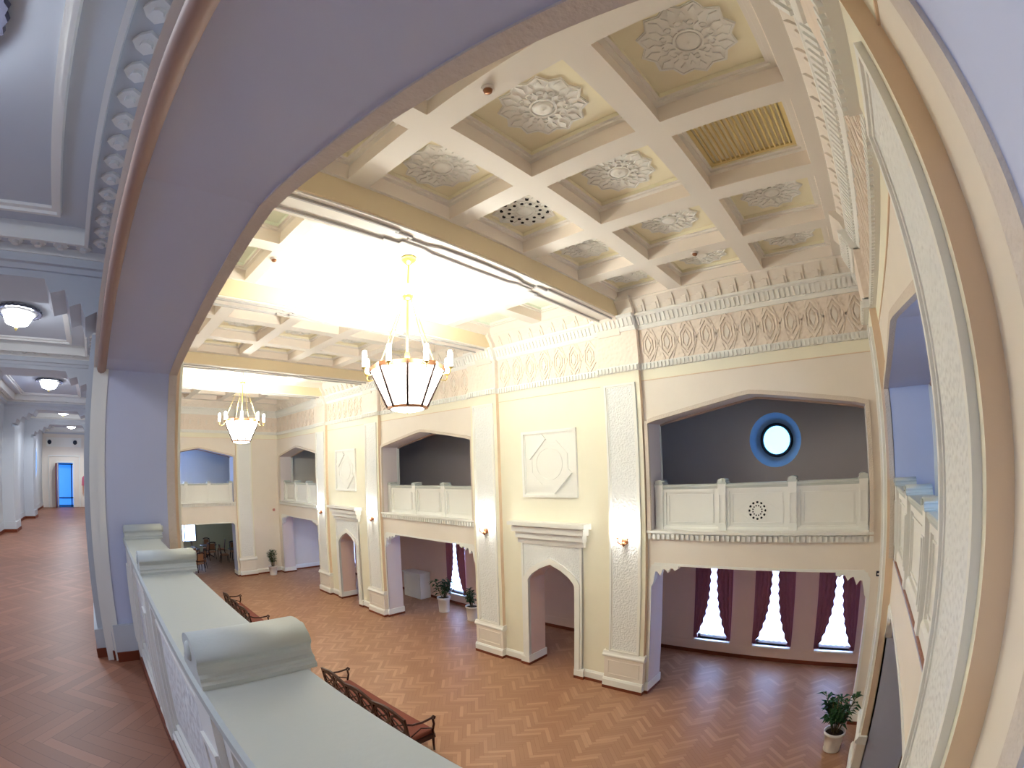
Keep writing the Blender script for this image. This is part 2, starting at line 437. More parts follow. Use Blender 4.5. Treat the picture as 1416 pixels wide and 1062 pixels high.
mb = MB(); mb.box((XL-3.19,.9,4.1),(XL-3.16,2.6,6.6)); mb.build('window_%d' % wn, 'added_light_pane', kind='structure'); wn += 1  # unseen window and frame added to brighten the left end gallery
mb = MB()
for y in (.85,1.72,2.58): mb.box((XL-3.17,y,4.05),(XL-3.09,y+.07,6.65))
for z in (4.05,6.0,6.6): mb.box((XL-3.17,.85,z),(XL-3.09,2.65,z+.06))
mb.build('window_%d' % wn, 'white', kind='structure'); wn += 1
# ------------------------------------------------------------------ trim
tn = [0]
def trim(mb, mats):
    tn[0] += 1; return struct(mb, 'trim_%d' % tn[0], mats)

def pilaster(F, c, hw=.48):
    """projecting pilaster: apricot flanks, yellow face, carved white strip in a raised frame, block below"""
    mb = MB(); d = .11
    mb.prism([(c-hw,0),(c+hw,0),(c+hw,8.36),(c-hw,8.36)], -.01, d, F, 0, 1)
    s = .335
    mb.box((c-s,.98,d),(c+s,6.86,d+.012), 2, F)                      # carved strip
    fr = [(c-s,.98),(c+s,.98),(c+s,6.86),(c-s,6.86)]
    mb.band(fr, -.045, .0, d-.01, d+.04, F, 3, True)
    mb.band(fr, .0, .03, d-.01, d+.022, F, 3, True)
    mb.prism([(c-hw-.015,0),(c+hw+.015,0),(c+hw+.015,.80),(c-hw-.015,.80)], 0, d+.035, F, 4, 4)
    mb.profile([(0,.80),(d+.045,.80),(d+.075,.83),(d+.075,.86),(d+.05,.89),(d+.03,.94),(0,.94)], c-hw-.05, c+hw+.05, F, 3)
    mb.band([(c-hw+.08,.36),(c+hw-.08,.36),(c+hw-.08,.72),(c-hw+.08,.72)], 0, .02, d+.03, d+.045, F, 4, True)
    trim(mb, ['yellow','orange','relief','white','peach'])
PIL = []
for c in PIERS: PIL += [c+2.055, c-2.055]
for u in PIL: pilaster(Far, u); pilaster(Near, u)
for u in (2.22, 7.66): pilaster(Right, u, .44)
for u in (2.5, 7.34): pilaster(Left, u, .44)

def frieze(F, u0, u1, pils):
    """dentil bands, peach lattice frieze and leafy cove under the ceiling; breaks forward over the pilasters"""
    mb = MB()
    cuts = [u0]
    for p in sorted(pils): cuts += [p-.52, p+.52]
    cuts.append(u1)
    for i in range(len(cuts)-1):
        a, b = cuts[i], cuts[i+1]; o = .13 if i % 2 else 0.
        if b-a < .05: continue
        mb.box((a,7.27,0),(b,8.05,o+.03), 0, F)
        mb.box((a,7.15,0),(b,7.29,o+.06), 1, F)                     # lower dentil bed
        n = max(2, int((b-a)/.085))
        for k in range(n):
            x = a+(b-a)*(k+.5)/n; mb.box((x-.022,7.15,o+.06),(x+.022,7.26,o+.095), 1, F)
        mb.profile([(0,8.03),(o+.06,8.03),(o+.09,8.09),(o+.09,8.12),(o+.16,8.30),(o+.20,8.33),(o+.20,8.37),(0,8.37)], a, b, F, 1)
        n = max(2, int((b-a)/.10))
        for k in range(n):
            x = a+(b-a)*(k+.5)/n
            mb.profile([(o+.08,8.12),(o+.12,8.12),(o+.19,8.28),(o+.15,8.30)], x-.026, x+.026, F, 1)
        mb.profile([(0,8.37),(o+.10,8.37),(o+.14,8.5),(o+.26,8.66),(o+.26,8.75),(0,8.75)], a, b, F, 2)
        if o: continue
        n = max(1, round((b-a)/.44)); pd = (b-a)/n; mid, h = 7.66, .35
        for k in range(n):
            x = a+pd*(k+.5)
            for r, hh, tt in ((.33,.97,.02),(.20,.62,.014)):
                mb.band([(x,mid+h*hh),(x-pd*r,mid+h*hh*.42),(x-pd*r,mid-h*hh*.42),(x,mid-h*hh),(x+pd*r,mid-h*hh*.42),(x+pd*r,mid+h*hh*.42)], -tt, tt, .03, .062, F, 0, True)
            if k < n-1:
                for sx in (-1, 1): mb.band([(x+sx*0+pd*(.5-.30*sx), mid-h), (x+pd*.5, mid-h*.25*0), (x+pd*(.5-.30*sx), mid+h)], -.016, .016, .03, .052, F, 0)
            mb.prism([(x,mid+.15),(x+.06,mid),(x,mid-.15),(x-.06,mid)], .03, .055, F, 3)
        n = max(1, int((b-a)/.34))
        for k in range(n):                                             # leaves in the cove
            x = a+(b-a)*(k+.5)/n
            mb.profile([(.10,8.39),(.14,8.39),(.19,8.52),(.27,8.62),(.22,8.62)], x-.09, x+.09, F, 3)
            mb.profile([(.12,8.40),(.165,8.40),(.215,8.52),(.18,8.56)], x-.035, x+.035, F, 3)
    trim(mb, ['relief_peach','white','peach','peach'])
frieze(Far, XL, XR, PIL); frieze(Near, XL, XR, PIL)
frieze(Right, YN, YF, [2.22,7.66]); frieze(Left, YN, YF, [2.5,7.34])

# thin string course under the frieze and painted band over the bays
for F, u0, u1 in ((Far,XL,XR),(Right,YN,YF),(Left,YN,YF)):
    mb = MB()
    mb.box((u0,6.93,-.01),(u1,7.16,.006), 0, F); mb.box((u0,6.915,-.01),(u1,6.93,.014), 1, F)
    trim(mb, ['yellow','orange'])

# skirtings: white plinth over a brown board
def base(F, segs, name, z=0.):
    mb = MB()
    for a, b, w0, w1 in segs:
        mb.box((a,z,w0),(b,z+.075,w1+.05), 1, F)
        mb.profile([(w0,z+.075),(w1+.045,z+.075),(w1+.045,z+.22),(w1+.02,z+.27),(w0,z+.27)], a, b, F, 0)
    struct(mb, name, ['white','base_brown'])
def long_base(F, name):
    sg = []
    sg.append((BAYS[0]+HW-.02, XR, -TH(F)-.03, 0)); sg.append((XL, BAYS[2]-HW+.02, -TH(F)-.03, 0))
    for i, c in enumerate(PIERS):
        a, b = BAYS[i+1]+HW, BAYS[i]-HW
        sg += [(a-.02, c-PO-.22, -TH(F)-.03, 0), (c-PO-.24, c-PO+.03, -TH(F)-.03, .06), (c+PO-.03, c+PO+.24, -TH(F)-.03, .06), (c+PO+.22, b+.02, -TH(F)-.03, 0)]
        for p in (c-2.055, c+2.055): sg.append((p-.51, p+.51, 0, .15))
    base(F, sg, name)
long_base(Far, 'baseboard_far'); long_base(Near, 'baseboard_near')
base(Right, [(YN,RA+.02,-T,0),(RB-.02,YF,-T,0),(1.75,2.69,0,.15),(7.19,8.13,0,.15)], 'baseboard_right')
base(Left, [(YN,LA+.02,-T-.02,0),(LB-.02,YF,-T-.02,0),(2.03,2.97,0,.15),(6.87,7.81,0,.15),(YF+T,YB,0,0)], 'baseboard_left')
mb = MB(); mb.box((XL,YB-.03,0),(XR,YB,.10), 1); mb.box((XL,YB-.012,.10),(XR,YB,.36), 0); struct(mb, 'baseboard_far_aisle', ['pink','base_brown'])

# trims of balcony arches and lower openings
def bay_trim(F, a, b, top=ZO, rope=False):
    mb = MB(); T_ = TH(F)
    A = arch(a, b, G)
    mb.band(A, -.010, .07, 0., .07, F, 4)
    mb.tube([F(p[0], p[1], -T_-.030) for p in A[1:-1]], .040, 10, 5)     # round roll on the gallery side of the arch
    mb.band([A[0], A[1]], -.015, .0, -T_-.03, -T_+.03, F, 0); mb.band([A[-2], A[-1]], -.015, .0, -T_-.03, -T_+.03, F, 0)
    mb.band(A, .015, .06, -T_-.10, -T_+.01, F, 0)
    L = lower(a, b, top)
    mb.band(L, 0., .05, -.02, .012, F, 0)
    trim(mb, ['white','orange','white','lavender','rope','roll'])
for c in BAYS:
    k = BAYS.index(c); bay_trim(Far, *jambs(Far,k)); bay_trim(Near, *jambs(Near,k))
bay_trim(Right, RA, RB); bay_trim(Left, LA, LB, 2.72)
for k in range(3): sill(*jambs(Far,k), Far, 'floor.005'); sill(*jambs(Near,k), Near, 'floor.006')
sill(RA, RB, Right, 'floor.007'); sill(LA, LB, Left, 'floor.008')

# stalactite brackets in the upper corners of the lower openings
def bracket(F, u, sd, top=ZO):
    pts = [(0,0),(.62,0),(.62,-.05),(.54,-.10),(.50,-.05),(.44,-.05),(.38,-.15),(.32,-.08),(.27,-.08),(.21,-.23),(.15,-.14),(.10,-.14),(.05,-.40),(0,-.48)]
    for k, (w, sc) in enumerate(((.02,1.),( -.10,.84))):
        P = [(u+sd*p[0]*sc, top+p[1]*sc) for p in pts]
        mbx.prism(P, w-.11, w, F, 0)
for F, cs, tp in ((Far,[(c-HW,c+HW) for c in BAYS],ZO),(Near,[jambs(Near,k) for k in range(3)],ZO)):
    for a, b in cs:
        mbx = MB(); bracket(F, a, 1, tp); bracket(F, b, -1, tp); trim(mbx, ['white'])
mbx = MB(); bracket(Right, RA, 1); bracket(Right, RB, -1); trim(mbx, ['white'])

# ------------------------------------------------------------------ portals
def portal(F, c):
    mb = MB(); o = .90
    P = pointed(c-PO+.02, c+PO-.02, 2.36, 2.82)
    mb.prism([(c-o,0)] + P + [(c+o,0),(c+o,3.34),(c-o,3.34)], 0, .055, F, 0, 1)
    mb.band(P, -.0, .14, .03, .10, F, 1)
    mb.band([(c-o,.1),(c-o,3.34),(c+o,3.34),(c+o,.1)], -.055, .0, .03, .085, F, 1)
    mb.profile([(0,3.30),(.09,3.30),(.11,3.36),(.11,3.42),(.17,3.48),(.17,3.58),(.24,3.64),(.24,3.72),(.30,3.76),(.30,3.85),(0,3.85)], c-.98, c+.98, F, 1)
    mb.profile([(0,3.72),(.34,3.77),(.34,3.86),(0,3.86)], c-1.13, c+1.13, F, 1)
    mb.profile([(0,3.58),(.25,3.60),(.25,3.74),(0,3.74)], c-1.06, c+1.06, F, 1)
    mb.profile([(0,3.42),(.18,3.44),(.18,3.6),(0,3.6)], c-1.0, c+1.0, F, 1)
    trim(mb, ['relief','white'])
for c in PIERS: portal(Far, c); portal(Near, c)

# ------------------------------------------------------------------ square wall reliefs
def wall_relief(F, c, label):
    z = 5.26; h = .81
    t = thing('wall_relief', label, 'wall relief', F(c, z-h, 0), 'square plaster reliefs')
    mb = MB(); sq = [(c-h,z-h),(c+h,z-h),(c+h,z+h),(c-h,z+h)]
    mb.band(sq, 0, .07, -.0, .06, F, 0, True); mb.band(sq, .07, .10, 0., .035, F, 0, True); mb.build('frame', 'white', t)
    mb = MB(); mb.box((c-h+.02,z-h+.02,0),(c+h-.02,z+h-.02,.02), 0, F); mb.build('panel', 'white', t)
    mb = MB(); r = .60
    mb.band([(c+r*math.cos(PI/4*k+PI/8), z+r*math.sin(PI/4*k+PI/8)) for k in range(8)], 0, .05, .018, .035, F, 0, True)
    mb.band([(c+.40*math.cos(PI/12*k), z+.40*math.sin(PI/12*k)) for k in range(24)], 0, .03, .018, .032, F, 0, True)
    mb.band([(c-.62,z+.18),(c-.12,z+.66)], -.09, .09, .018, .06, F, 0)
    mb.band([(c+.62,z-.18),(c+.12,z-.66)], -.08, .08, .018, .075, F, 0)
    mb.build('ornament', 'white', t)
wall_relief(Far, PIERS[0], 'white square plaster relief over the nearer pointed portal')
wall_relief(Far, PIERS[1], 'white square plaster relief over the farther pointed portal')

# ------------------------------------------------------------------ balcony parapets
def parapet(F, a, b, posts, label, detail=False, grille=True, cornice=True):
    t = thing('balcony_parapet', label, 'parapet', F((a+b)/2, G, -.3), 'white balcony parapets')
    mb = MB(); mb.box((a,G,-.40),(b,4.63,-.235), 0, F)
    W = .085
    for i in range(len(posts)-1):
        p, q = posts[i]+W+.06, posts[i+1]-W-.06
        for w0, w1 in ((-.24,-.205),(-.435,-.395)):
            mb.band([(p,G+.16),(q,G+.16),(q,4.55),(p,4.55)], -.06, 0, w0, w1, F, 0, True)
            mb.band([(p+.05,G+.21),(q-.05,G+.21),(q-.05,4.50),(p+.05,4.50)], 0, .02, w0+.01, w1-.012, F, 0, True)
        if detail: mb.box((p+.10,G+.26,-.412),(q-.10,4.45,-.39), 1, F)
    mb.profile([(-.445,G),(-.445,G+.11),(-.42,G+.14),(-.235,G+.14),(-.205,G+.14),(-.19,G+.10),(-.19,G)], a, b, F, 0)
    mb.build('panel', ['white','relief'], t)
    mb = MB()
    mb.profile([(-.415,4.60),(-.445,4.615),(-.458,4.64),(-.466,4.655),(-.470,4.69),(-.460,4.70),(-.184,4.70),(-.174,4.69),(-.178,4.655),(-.19,4.64),(-.20,4.615),(-.235,4.60)], a, b, F, 0)
    mb.build('cap', 'cap', t)
    for p in posts:
        mb = MB(); mb.box((p-W,G,-.455),(p+W,4.72,-.165), 0, F)
        for w0, w1 in ((-.19,-.152),(-.465,-.44)): mb.band([(p-W+.012,G+.2),(p+W-.012,G+.2),(p+W-.012,4.5),(p-W+.012,4.5)], 0, .02, w0, w1, F, 0, True)
        if detail: mb.box((p-W+.03,G+.22,-.460),(p+W-.03,4.48,-.44), 1, F)
        o = mb.build('post', ['white','relief'], t)
        # scroll-topped cap of the post, extruded across the parapet
        mb = MB(); prof = []
        half = [(.108,4.700),(.108,4.712),(.098,4.718),(.098,4.726),(.086,4.732),(.080,4.744),(.081,4.754)]
        roll = [(.079+.0*k, 4.766) for k in range(0)]
        arc = [(.088*math.cos(th), 4.764+.042*math.sin(th)) for th in [PI*k/14 for k in range(15)]]
        prof = half + arc + [(-x,y) for x, y in reversed(half)]
        n = len(prof); e = .008
        A = [mb.vert(F(p+x, y, -.155)) for x, y in prof]; B = [mb.vert(F(p+x, y, -.462)) for x, y in prof]
        for i in range(n): mb.face((A[i],A[(i+1)%n],B[(i+1)%n],B[i]), 0, 7 <= i < 20)
        mb.face(A, 0); mb.face(list(reversed(B)), 0)
        for w in (-.464, -.150):
            mb.lathe([(.0,w-.005),(.022,w-.005),(.026,w),(.026,w+.012)], n=16, axis=lambda x,y,h,pp=p: F(pp+x, 4.766+y, h))
        mb.build('post_cap', 'cap', o)
    if not detail and cornice:
        mb = MB()
        mb.profile([(-.2,3.58),(.02,3.58),(.02,3.71),(.09,3.725),(.09,3.77),(-.2,3.77)], a-.08, b+.08, F, 0)
        n = int((b-a+.16)/.105)
        for k in range(n):
            x = a-.08+(b-a+.16)*(k+.5)/n; mb.box((x-.028,3.60,.01),(x+.028,3.70,.08), 0, F)
        mb.build('cornice', 'white', t)
    if grille and len(posts) > 3:
        m = (posts[1]+posts[2])/2; z = 4.16
        mb = MB()
        mb.band([(m+.44*math.cos(PI/2*k), z+.30*math.sin(PI/2*k)) for k in range(4)], 0, .015, -.24, -.222, F, 0, True)
        for k in range(12):
            a0 = PI*2*k/12; r = .165
            mb.prism([(m+r*math.cos(a0)+.026*math.cos(j*PI/3), z+r*math.sin(a0)+.026*math.sin(j*PI/3)) for j in range(6)], -.24, -.2325, F, 1)
            a1 = a0+PI/12
            mb.prism([(m+.095*math.cos(a1)+.016*math.cos(j*PI/3), z+.095*math.sin(a1)+.016*math.sin(j*PI/3)) for j in range(6)], -.24, -.2325, F, 1)
        mb.band([(m+.205*math.cos(PI/6*k), z+.205*math.sin(PI/6*k)) for k in range(12)], 0, .02, -.24, -.222, F, 0, True)
        mb.build('grille', ['white','hole'], t)
    return t
def bay_posts(c): return [c-2.11, c-.72, c+.72, c+2.11]
names = ['white far balcony parapet below the round window with the blue reveal', 'white far balcony parapet above the two potted plants, middle bay', 'white far balcony parapet in the far corner beside the end wall']
for c, n in zip(BAYS, names): parapet(Far, c-HW+.005, c+HW-.005, bay_posts(c), n, False, c == BAYS[0])
parapet(NearP, -4.145, .263, bay_posts(BAYS[0]), 'pale stone-capped parapet with scrolled post tops in the foreground', True, False)
for c, n in zip(BAYS[1:], ('parapet of the next bay along the camera side gallery', 'parapet of the last bay along the camera side gallery')):
    parapet(NearP, c-HW+.005, c+HW-.005, bay_posts(c), n, True, False)
yc = (RA+RB)/2
parapet(lambda u,v,w: Right(u,v,w+.16), RA+.005, RB-.005, [RA+.12, yc-.72, yc+.72, RB-.12], 'white balcony parapet on the right end wall beside the carved pilaster', False, False, False)
yc = (LA+LB)/2
parapet(Left, LA+.005, LB-.005, [LA+.12, yc-.6, yc+.6, LB-.12], 'white balcony parapet on the distant end wall above the dining room opening', False, False)

# ------------------------------------------------------------------ hall ceiling
ROWS = [(1.05,2.39),(2.71,4.06),(4.36,5.70),(6.02,7.36),(7.67,8.95)]
ZC, ZT = 8.70, 9.0
def grid_ceiling(x0, x1, y0, y1, cells, name, deep=()):
    """ribbed underside at ZC; cells are (xa,xb,ya,yb) recesses"""
    mb = MB()
    xs = sorted({x0,x1}|{v for c in cells for v in c[:2]}); ys = sorted({y0,y1}|{v for c in cells for v in c[2:]})
    inside = lambda x, y: any(c[0] < x < c[1] and c[2] < y < c[3] for c in cells)
    for i in range(len(xs)-1):
        for j in range(len(ys)-1):
            if inside((xs[i]+xs[i+1])/2, (ys[j]+ys[j+1])/2): continue
            mb.quad((xs[i],ys[j],ZC),(xs[i],ys[j+1],ZC),(xs[i+1],ys[j+1],ZC),(xs[i+1],ys[j],ZC), 0)
    for c in cells:
        zt = 9.16 if c in deep else ZT; zm = zt-.09
        big = c in deep
        seq = [(0,ZC),(0,zm),(-.06,zm),(-.06,zm+.03),(-.10,zm+.03),(-.10,zt)]
        if big: seq = [(0,ZC),(0,8.93),(-.14,8.93),(-.14,8.99),(-.20,8.99),(-.20,zt)]
        mats = [1,0,0,0,2]
        for k in range(len(seq)-1):
            d0, z0 = seq[k]; d1, z1 = seq[k+1]
            R0 = [(c[0]-d0,c[2]-d0),(c[1]+d0,c[2]-d0),(c[1]+d0,c[3]+d0),(c[0]-d0,c[3]+d0)]
            R1 = [(c[0]-d1,c[2]-d1),(c[1]+d1,c[2]-d1),(c[1]+d1,c[3]+d1),(c[0]-d1,c[3]+d1)]
            for i in range(4):
                j = (i+1) % 4
                mb.quad(R0[i]+(z0,), R0[j]+(z0,), R1[j]+(z1,), R1[i]+(z1,), mats[k])
        d = seq[-1][0]
        mb.quad((c[0]-d,c[2]-d,zt),(c[1]+d,c[2]-d,zt),(c[1]+d,c[3]+d,zt),(c[0]-d,c[3]+d,zt), 2)
    return struct(mb, name, ['ceil_white','ceil_side','ceil_well' if deep else 'ceil_yellow'])
BEAMS = [PIERS[0]+1.92, PIERS[0]-1.92, PIERS[1]+1.92, PIERS[1]-1.92]; BW = .30
def bay_cols(c):
    return [(-4.50-(-1.92)+c,-3.30+1.92+c), (-3.0+1.92+c,-1.56+1.92+c), (-1.26+1.92+c,.14+1.92+c)]
CELLS = []
for k, c in enumerate(BAYS):
    cols = bay_cols(c)
    if k == 1: cols = [(c-2.42,c-1.02),(c-.72,c+.72),(c+1.02,c+2.42)]
    if k == 2: cols = [(c-2.06,c-.66),(c-.36,c+1.08),(c+1.38,c+2.48)]
    cells = [(a,b,y0,y1) for a, b in cols for y0, y1 in ROWS]
    CELLS.append((cols, cells))
    x0 = XL if k == 2 else BEAMS[2*k+1]*0+(c-2.93+.04) ; x1 = XR if k == 0 else c+2.93-.04
    x0 = XL if k == 2 else BEAMS[2*k]+BW; x1 = XR if k == 0 else BEAMS[2*k-1]-BW
    grid_ceiling(x0, x1, YN, YF, cells, 'ceiling.01%d' % k)
for k, c in enumerate(PIERS):
    x0, x1 = BEAMS[2*k+1]+BW, BEAMS[2*k]-BW
    cols = [(x0+.06,c-.15),(c+.15,x1-.06)]
    cells = [(a,b,y0,y1) for a, b in cols for y0, y1 in (ROWS[0],ROWS[4])]
    well = (x0+.02,x1-.02,2.62,7.42)
    grid_ceiling(x0, x1, YN, YF, cells+[well], 'ceiling.02%d' % k, [well])
for x in BEAMS:
    mb = MB()
    mb.box((x-BW,YN,8.37),(x+BW,YF,8.74), 0); mb.box((x-BW+.03,YN,8.345),(x+BW-.03,YF,8.38), 1)
    # stepped ornamental ridges along the underside
    U = lambda u,v,w: (x+v, u, 8.35-w)
    st = [(YN+.2,.16),(3.3,.16),(3.3,.12),(3.55,.12),(3.55,.05),(3.9,.05),(4.1,.11),(4.94,.13),(5.78,.11),(5.98,.05),(6.33,.05),(6.33,.12),(6.6,.12),(6.6,.16),(YF-.2,.16)]
    mb.band(st, 0, .03, -.005, .04, U, 2); mb.band([(u,-v) for u, v in st], 0, .03, -.005, .04, U, 2)
    trim(mb, ['ochre','ceil_white','shadow_line_grey'])
    for F in (Far, Near):                      # scroll brackets where the beam meets the pilaster
        mb = MB()
        mb.profile([(.0,7.9),(.18,7.98),(.26,8.2),(.36,8.36),(0,8.36)], x-BW+.02, x+BW-.02, F, 0)
        trim(mb, ['peach'])

# ------------------------------------------------------------------ ceiling rosettes
def rosette_mesh(dots=False):
    """shallow lacy star: pointed rim, rings of small petals and loops"""
    mb = MB()
    G0 = lambda u,v,w: (u, v, -w)
    P = lambda r, a: (r*math.cos(a), r*math.sin(a))
    mb.prism([P(.50 if k % 2 == 0 else .43, 2*PI*k/24) for k in range(24)], 0, .012, G0, 0)
    mb.band([P(.485 if k % 2 == 0 else .418, 2*PI*k/24) for k in range(24)], 0, .018, .01, .026, G0, 0, True)
    def leaf(r0, r1, w, a, h):
        q = [(r0,0),((r0+r1)/2,w),(r1,0),((r0+r1)/2,-w)]
        mb.prism([(x*math.cos(a)-y*math.sin(a), x*math.sin(a)+y*math.cos(a)) for x, y in q], .01, h, G0, 0)
    for k in range(12):
        a = 2*PI*k/12
        leaf(.30,.45,.036,a,.030); leaf(.27,.39,.026,a+PI/12,.026); leaf(.15,.27,.030,a+PI/12,.034)
        c = P(.235, a)
        mb.band([(c[0]+.040*math.cos(q*PI/4), c[1]+.040*math.sin(q*PI/4)) for q in range(8)], 0, .013, .01, .028, G0, 0, True)
        if dots:
            for rr, aa in ((.235,a),(.345,a+PI/12)):
                c = P(rr, aa); mb.prism([(c[0]+.027*math.cos(q*PI/3), c[1]+.027*math.sin(q*PI/3)) for q in range(6)], .01, .034, G0, 1)
    mb.band([P(.155, 2*PI*k/24) for k in range(24)], 0, .02, .01, .034, G0, 0, True)
    mb.lathe([(.12,.01),(.115,.032),(.07,.045),(.045,.038),(0,.06)], n=20, axis=lambda x,y,h: (x,y,-h))
    return mb
CN = {0:'in nearest ceiling beside the ochre beam', 1:'in nearest ceiling middle column', 2:'in nearest ceiling along the end wall'}
RN = ['first row','second row','third row','fourth row','last row']
proto = pdots = None
for k in range(3):
    cols, cells = CELLS[k]
    for i, (xa,xb) in enumerate(cols):
        for j, (ya,yb) in enumerate(ROWS):
            ctr = ((xa+xb)/2, (ya+yb)/2, ZT)
            if k == 0 and (i, j) == (2, 2):
                t = thing('ceiling_vent', 'yellow louvred ceiling vent in the coffer beside the right end wall', 'vent', ctr)
                mb = MB(); U = lambda u,v,w: (u, v, ZT-w)
                x0,x1,y0,y1 = xa+.1, xb-.1, ya+.1, yb-.1
                mb.band([(x0,y0),(x1,y0),(x1,y1),(x0,y1)], 0, .05, 0, .03, U, 0, True); mb.build('frame', 'vent', t)
                mb = MB()
                for q in range(16):
                    x = x0+.05+(x1-x0-.1)*(q+.5)/16
                    mb.profile([(0,x-.012),(.035,x-.002),(.035,x+.012),(0,x+.022)], y0+.05, y1-.05, lambda u,v,w: (v,u,ZT-w), 0)
                mb.build('slats', 'vent', t)
                continue
            if k: 
                lab = 'small white plaster rosette in a coffer of the middle bay ceiling' if k == 1 else 'small white plaster rosette in a coffer of the farthest bay ceiling'
                grp = 'rosettes of the middle bay ceiling' if k == 1 else 'rosettes of the farthest bay ceiling'
            else:
                lab = 'plaster rosette %s, %s' % (CN[i], RN[j]); grp = 'rosettes of the nearest ceiling'
            if k == 0 and (i, j) == (0, 2):
                o = rosette_mesh(True).build('ceiling_rosette', ['white','hole'])
                lab = 'white pierced rosette with dark holes in the coffer by the ochre beam'
            elif proto is None: o = proto = rosette_mesh().build('ceiling_rosette', ['white','hole'])
            else: o = proto.copy(); COL.objects.link(o)
            o.location = ctr; tag(o, lab, 'ceiling rosette', grp)
for (x, y), lab in (((-2.31,2.55),'small round smoke detector on the ceiling rib nearest the near arch'), ((-2.19,7.52),'small round smoke detector on the ceiling rib near the far wall'), ((-7.15,2.52),'small round smoke detector beside the chandelier well')):
    t = thing('smoke_detector', lab, 'smoke detector', (x,y,ZC), 'ceiling smoke detectors')
    mb = MB(); mb.lathe([(.065,0),(.065,-.02),(.05,-.03)], (x,y,ZC), 20); mb.build('base', 'detector', t)
    mb = MB(); mb.lathe([(.045,-.03),(.04,-.055),(.02,-.065),(0,-.066)], (x,y,ZC), 20); mb.build('sensor', 'copper', t)

# ------------------------------------------------------------------ chandeliers
def chandelier(x, y, label, vtx):
    t = thing('chandelier', label, 'chandelier', (x,y,9.16), 'octagonal hall chandeliers')
    zr, zb, rr, rb = 6.98, 6.30, .66, .34
    P = lambda a, r, z: (x+r*math.cos(a), y+r*math.sin(a), z)
    mb = MB(); mb.lathe([(0,9.16),(.13,9.16),(.15,9.10),(.10,9.05),(.04,9.0),(.0,9.0)], (x,y,0), 24); mb.build('canopy', 'brass', t)
    mb = MB(); mb.tube([(x,y,9.02),(x,y,6.9)], .022, 10); mb.lathe([(.0,7.0),(.05,7.0),(.05,7.25),(.03,7.3),(0,7.3)], (x,y,0), 12); mb.lathe([(0,8.28),(.07,8.3),(.11,8.36),(.07,8.42),(0,8.44)], (x,y,0), 16)
    mb.build('stem', 'brass', t)
    va = [vtx+PI/4*k for k in range(8)]; fa = [a+PI/8 for a in va]
    mb = MB()
    for k in range(8):
        for z0, z1, r0, r1 in ((zr-.03,zr+.05,rr+.02,rr-.05),):
            a, b = va[k], va[(k+1)%8]
            q = [P(a,r0,z0),P(b,r0,z0),P(b,r0,z1),P(a,r0,z1),P(a,r1,z0),P(b,r1,z0),P(b,r1,z1),P(a,r1,z1)]
            i = [mb.vert(p) for p in q]
            for f in ((0,1,2,3),(5,4,7,6),(3,2,6,7),(0,4,5,1)): mb.face([i[w] for w in f], 0)
    mb.build('rim', 'copper', t)
    for k in range(8):
        a, b = va[k], va[(k+1)%8]
        mb = MB(); c0 = [P(a,rr-.012,zr-.03),P(b,rr-.012,zr-.03),P(b,rb-.012,zb),P(a,rb-.012,zb)]
        mb.quad(*c0); o = mb.build('glass_panel', 'glass_lit', t)
        so = o.modifiers.new('s','SOLIDIFY'); so.thickness = .008; so.offset = 0
        mb = MB(); mb.tube([P(a,rr+.004,zr),P(a,rb+.004,zb)], .024, 6); mb.build('rib', 'dark_metal', t)
    mb = MB(); mb.lathe([(rb-.04,zb-.03),(rb+.02,zb-.03),(rb+.02,zb+.02),(rb-.04,zb+.02),(rb-.04,zb-.03)], (x,y,0), 8, a0=vtx, smooth=False); mb.build('bottom_ring', 'copper', t)
    mb = MB(); mb.lathe([(rb-.03,zb-.02),(rb-.08,zb-.05),(rb-.2,zb-.075),(0,zb-.085)], (x,y,0), 24); mb.build('bottom_glass', 'glass_lit', t)
    mb = MB(); mb.lathe([(0,zb-.12),(.015,zb-.11),(.02,zb-.095),(0,zb-.08)], (x,y,0), 10); mb.build('finial', 'brass', t)
    for k in range(4):
        a = va[2*k]
        mb = MB(); mb.tube([P(a,.08,8.36),P(a,rr-.03,zr+.05)], .008, 6); mb.build('chain', 'brass', t)
    for k in range(8):
        a = fa[k]; r0 = rr*.93; R = .80
        mb = MB(); mb.tube([P(a,r0-.02,zr-.02),P(a,r0+.06,zr-.14),P(a,R-.03,zr-.15),P(a,R,zr-.10),P(a,R,zr-.04)], .012, 6)
        mb.lathe([(.012,zr-.06),(.05,zr-.03),(.055,zr-.015),(.02,zr-.015)], P(a,R,0), 12)
        o = mb.build('arm', 'brass', t)
        mb = MB(); mb.lathe([(.0,zr-.015),(.036,zr-.01),(.042,zr+.05),(.042,zr+.23),(.028,zr+.27),(0,zr+.28)], P(a,R,0), 12); mb.build('candle_bulb', 'bulb', o)
    for k in range(4):
        a = vtx+PI/8+PI/2*k
        mb = MB(); mb.tube([P(a,.06,8.36),P(a,.15,8.36),P(a,.17,8.40)], .008, 6); o = mb.build('upper_arm', 'brass', t)
        mb = MB(); mb.lathe([(0,8.40),(.022,8.41),(.024,8.55),(0,8.57)], P(a,.17,0), 10); mb.build('upper_bulb', 'bulb', o)
    l = bpy.data.lights.new('bowl_lamp', 'POINT'); l.energy = CH_W; l.color = (.98,1.,.93); l.shadow_soft_size = .18
    lo = bpy.data.objects.new('bowl_lamp', l); COL.objects.link(lo); lo.parent = t; lo.location = (0,0,zr+.12-9.16)
    l = bpy.data.lights.new('crown_lamp', 'POINT'); l.energy = CH_W*.12; l.color = (.96,1.,.88); l.shadow_soft_size = .15
    lo = bpy.data.objects.new('crown_lamp', l); COL.objects.link(lo); lo.parent = t; lo.location = (0,0,8.62-9.16)
CH_W = 240
V0 = math.radians(8.6)
chandelier(-6.66, 4.98, 'large octagonal chandelier of milk glass hanging nearest the foreground arch', V0)
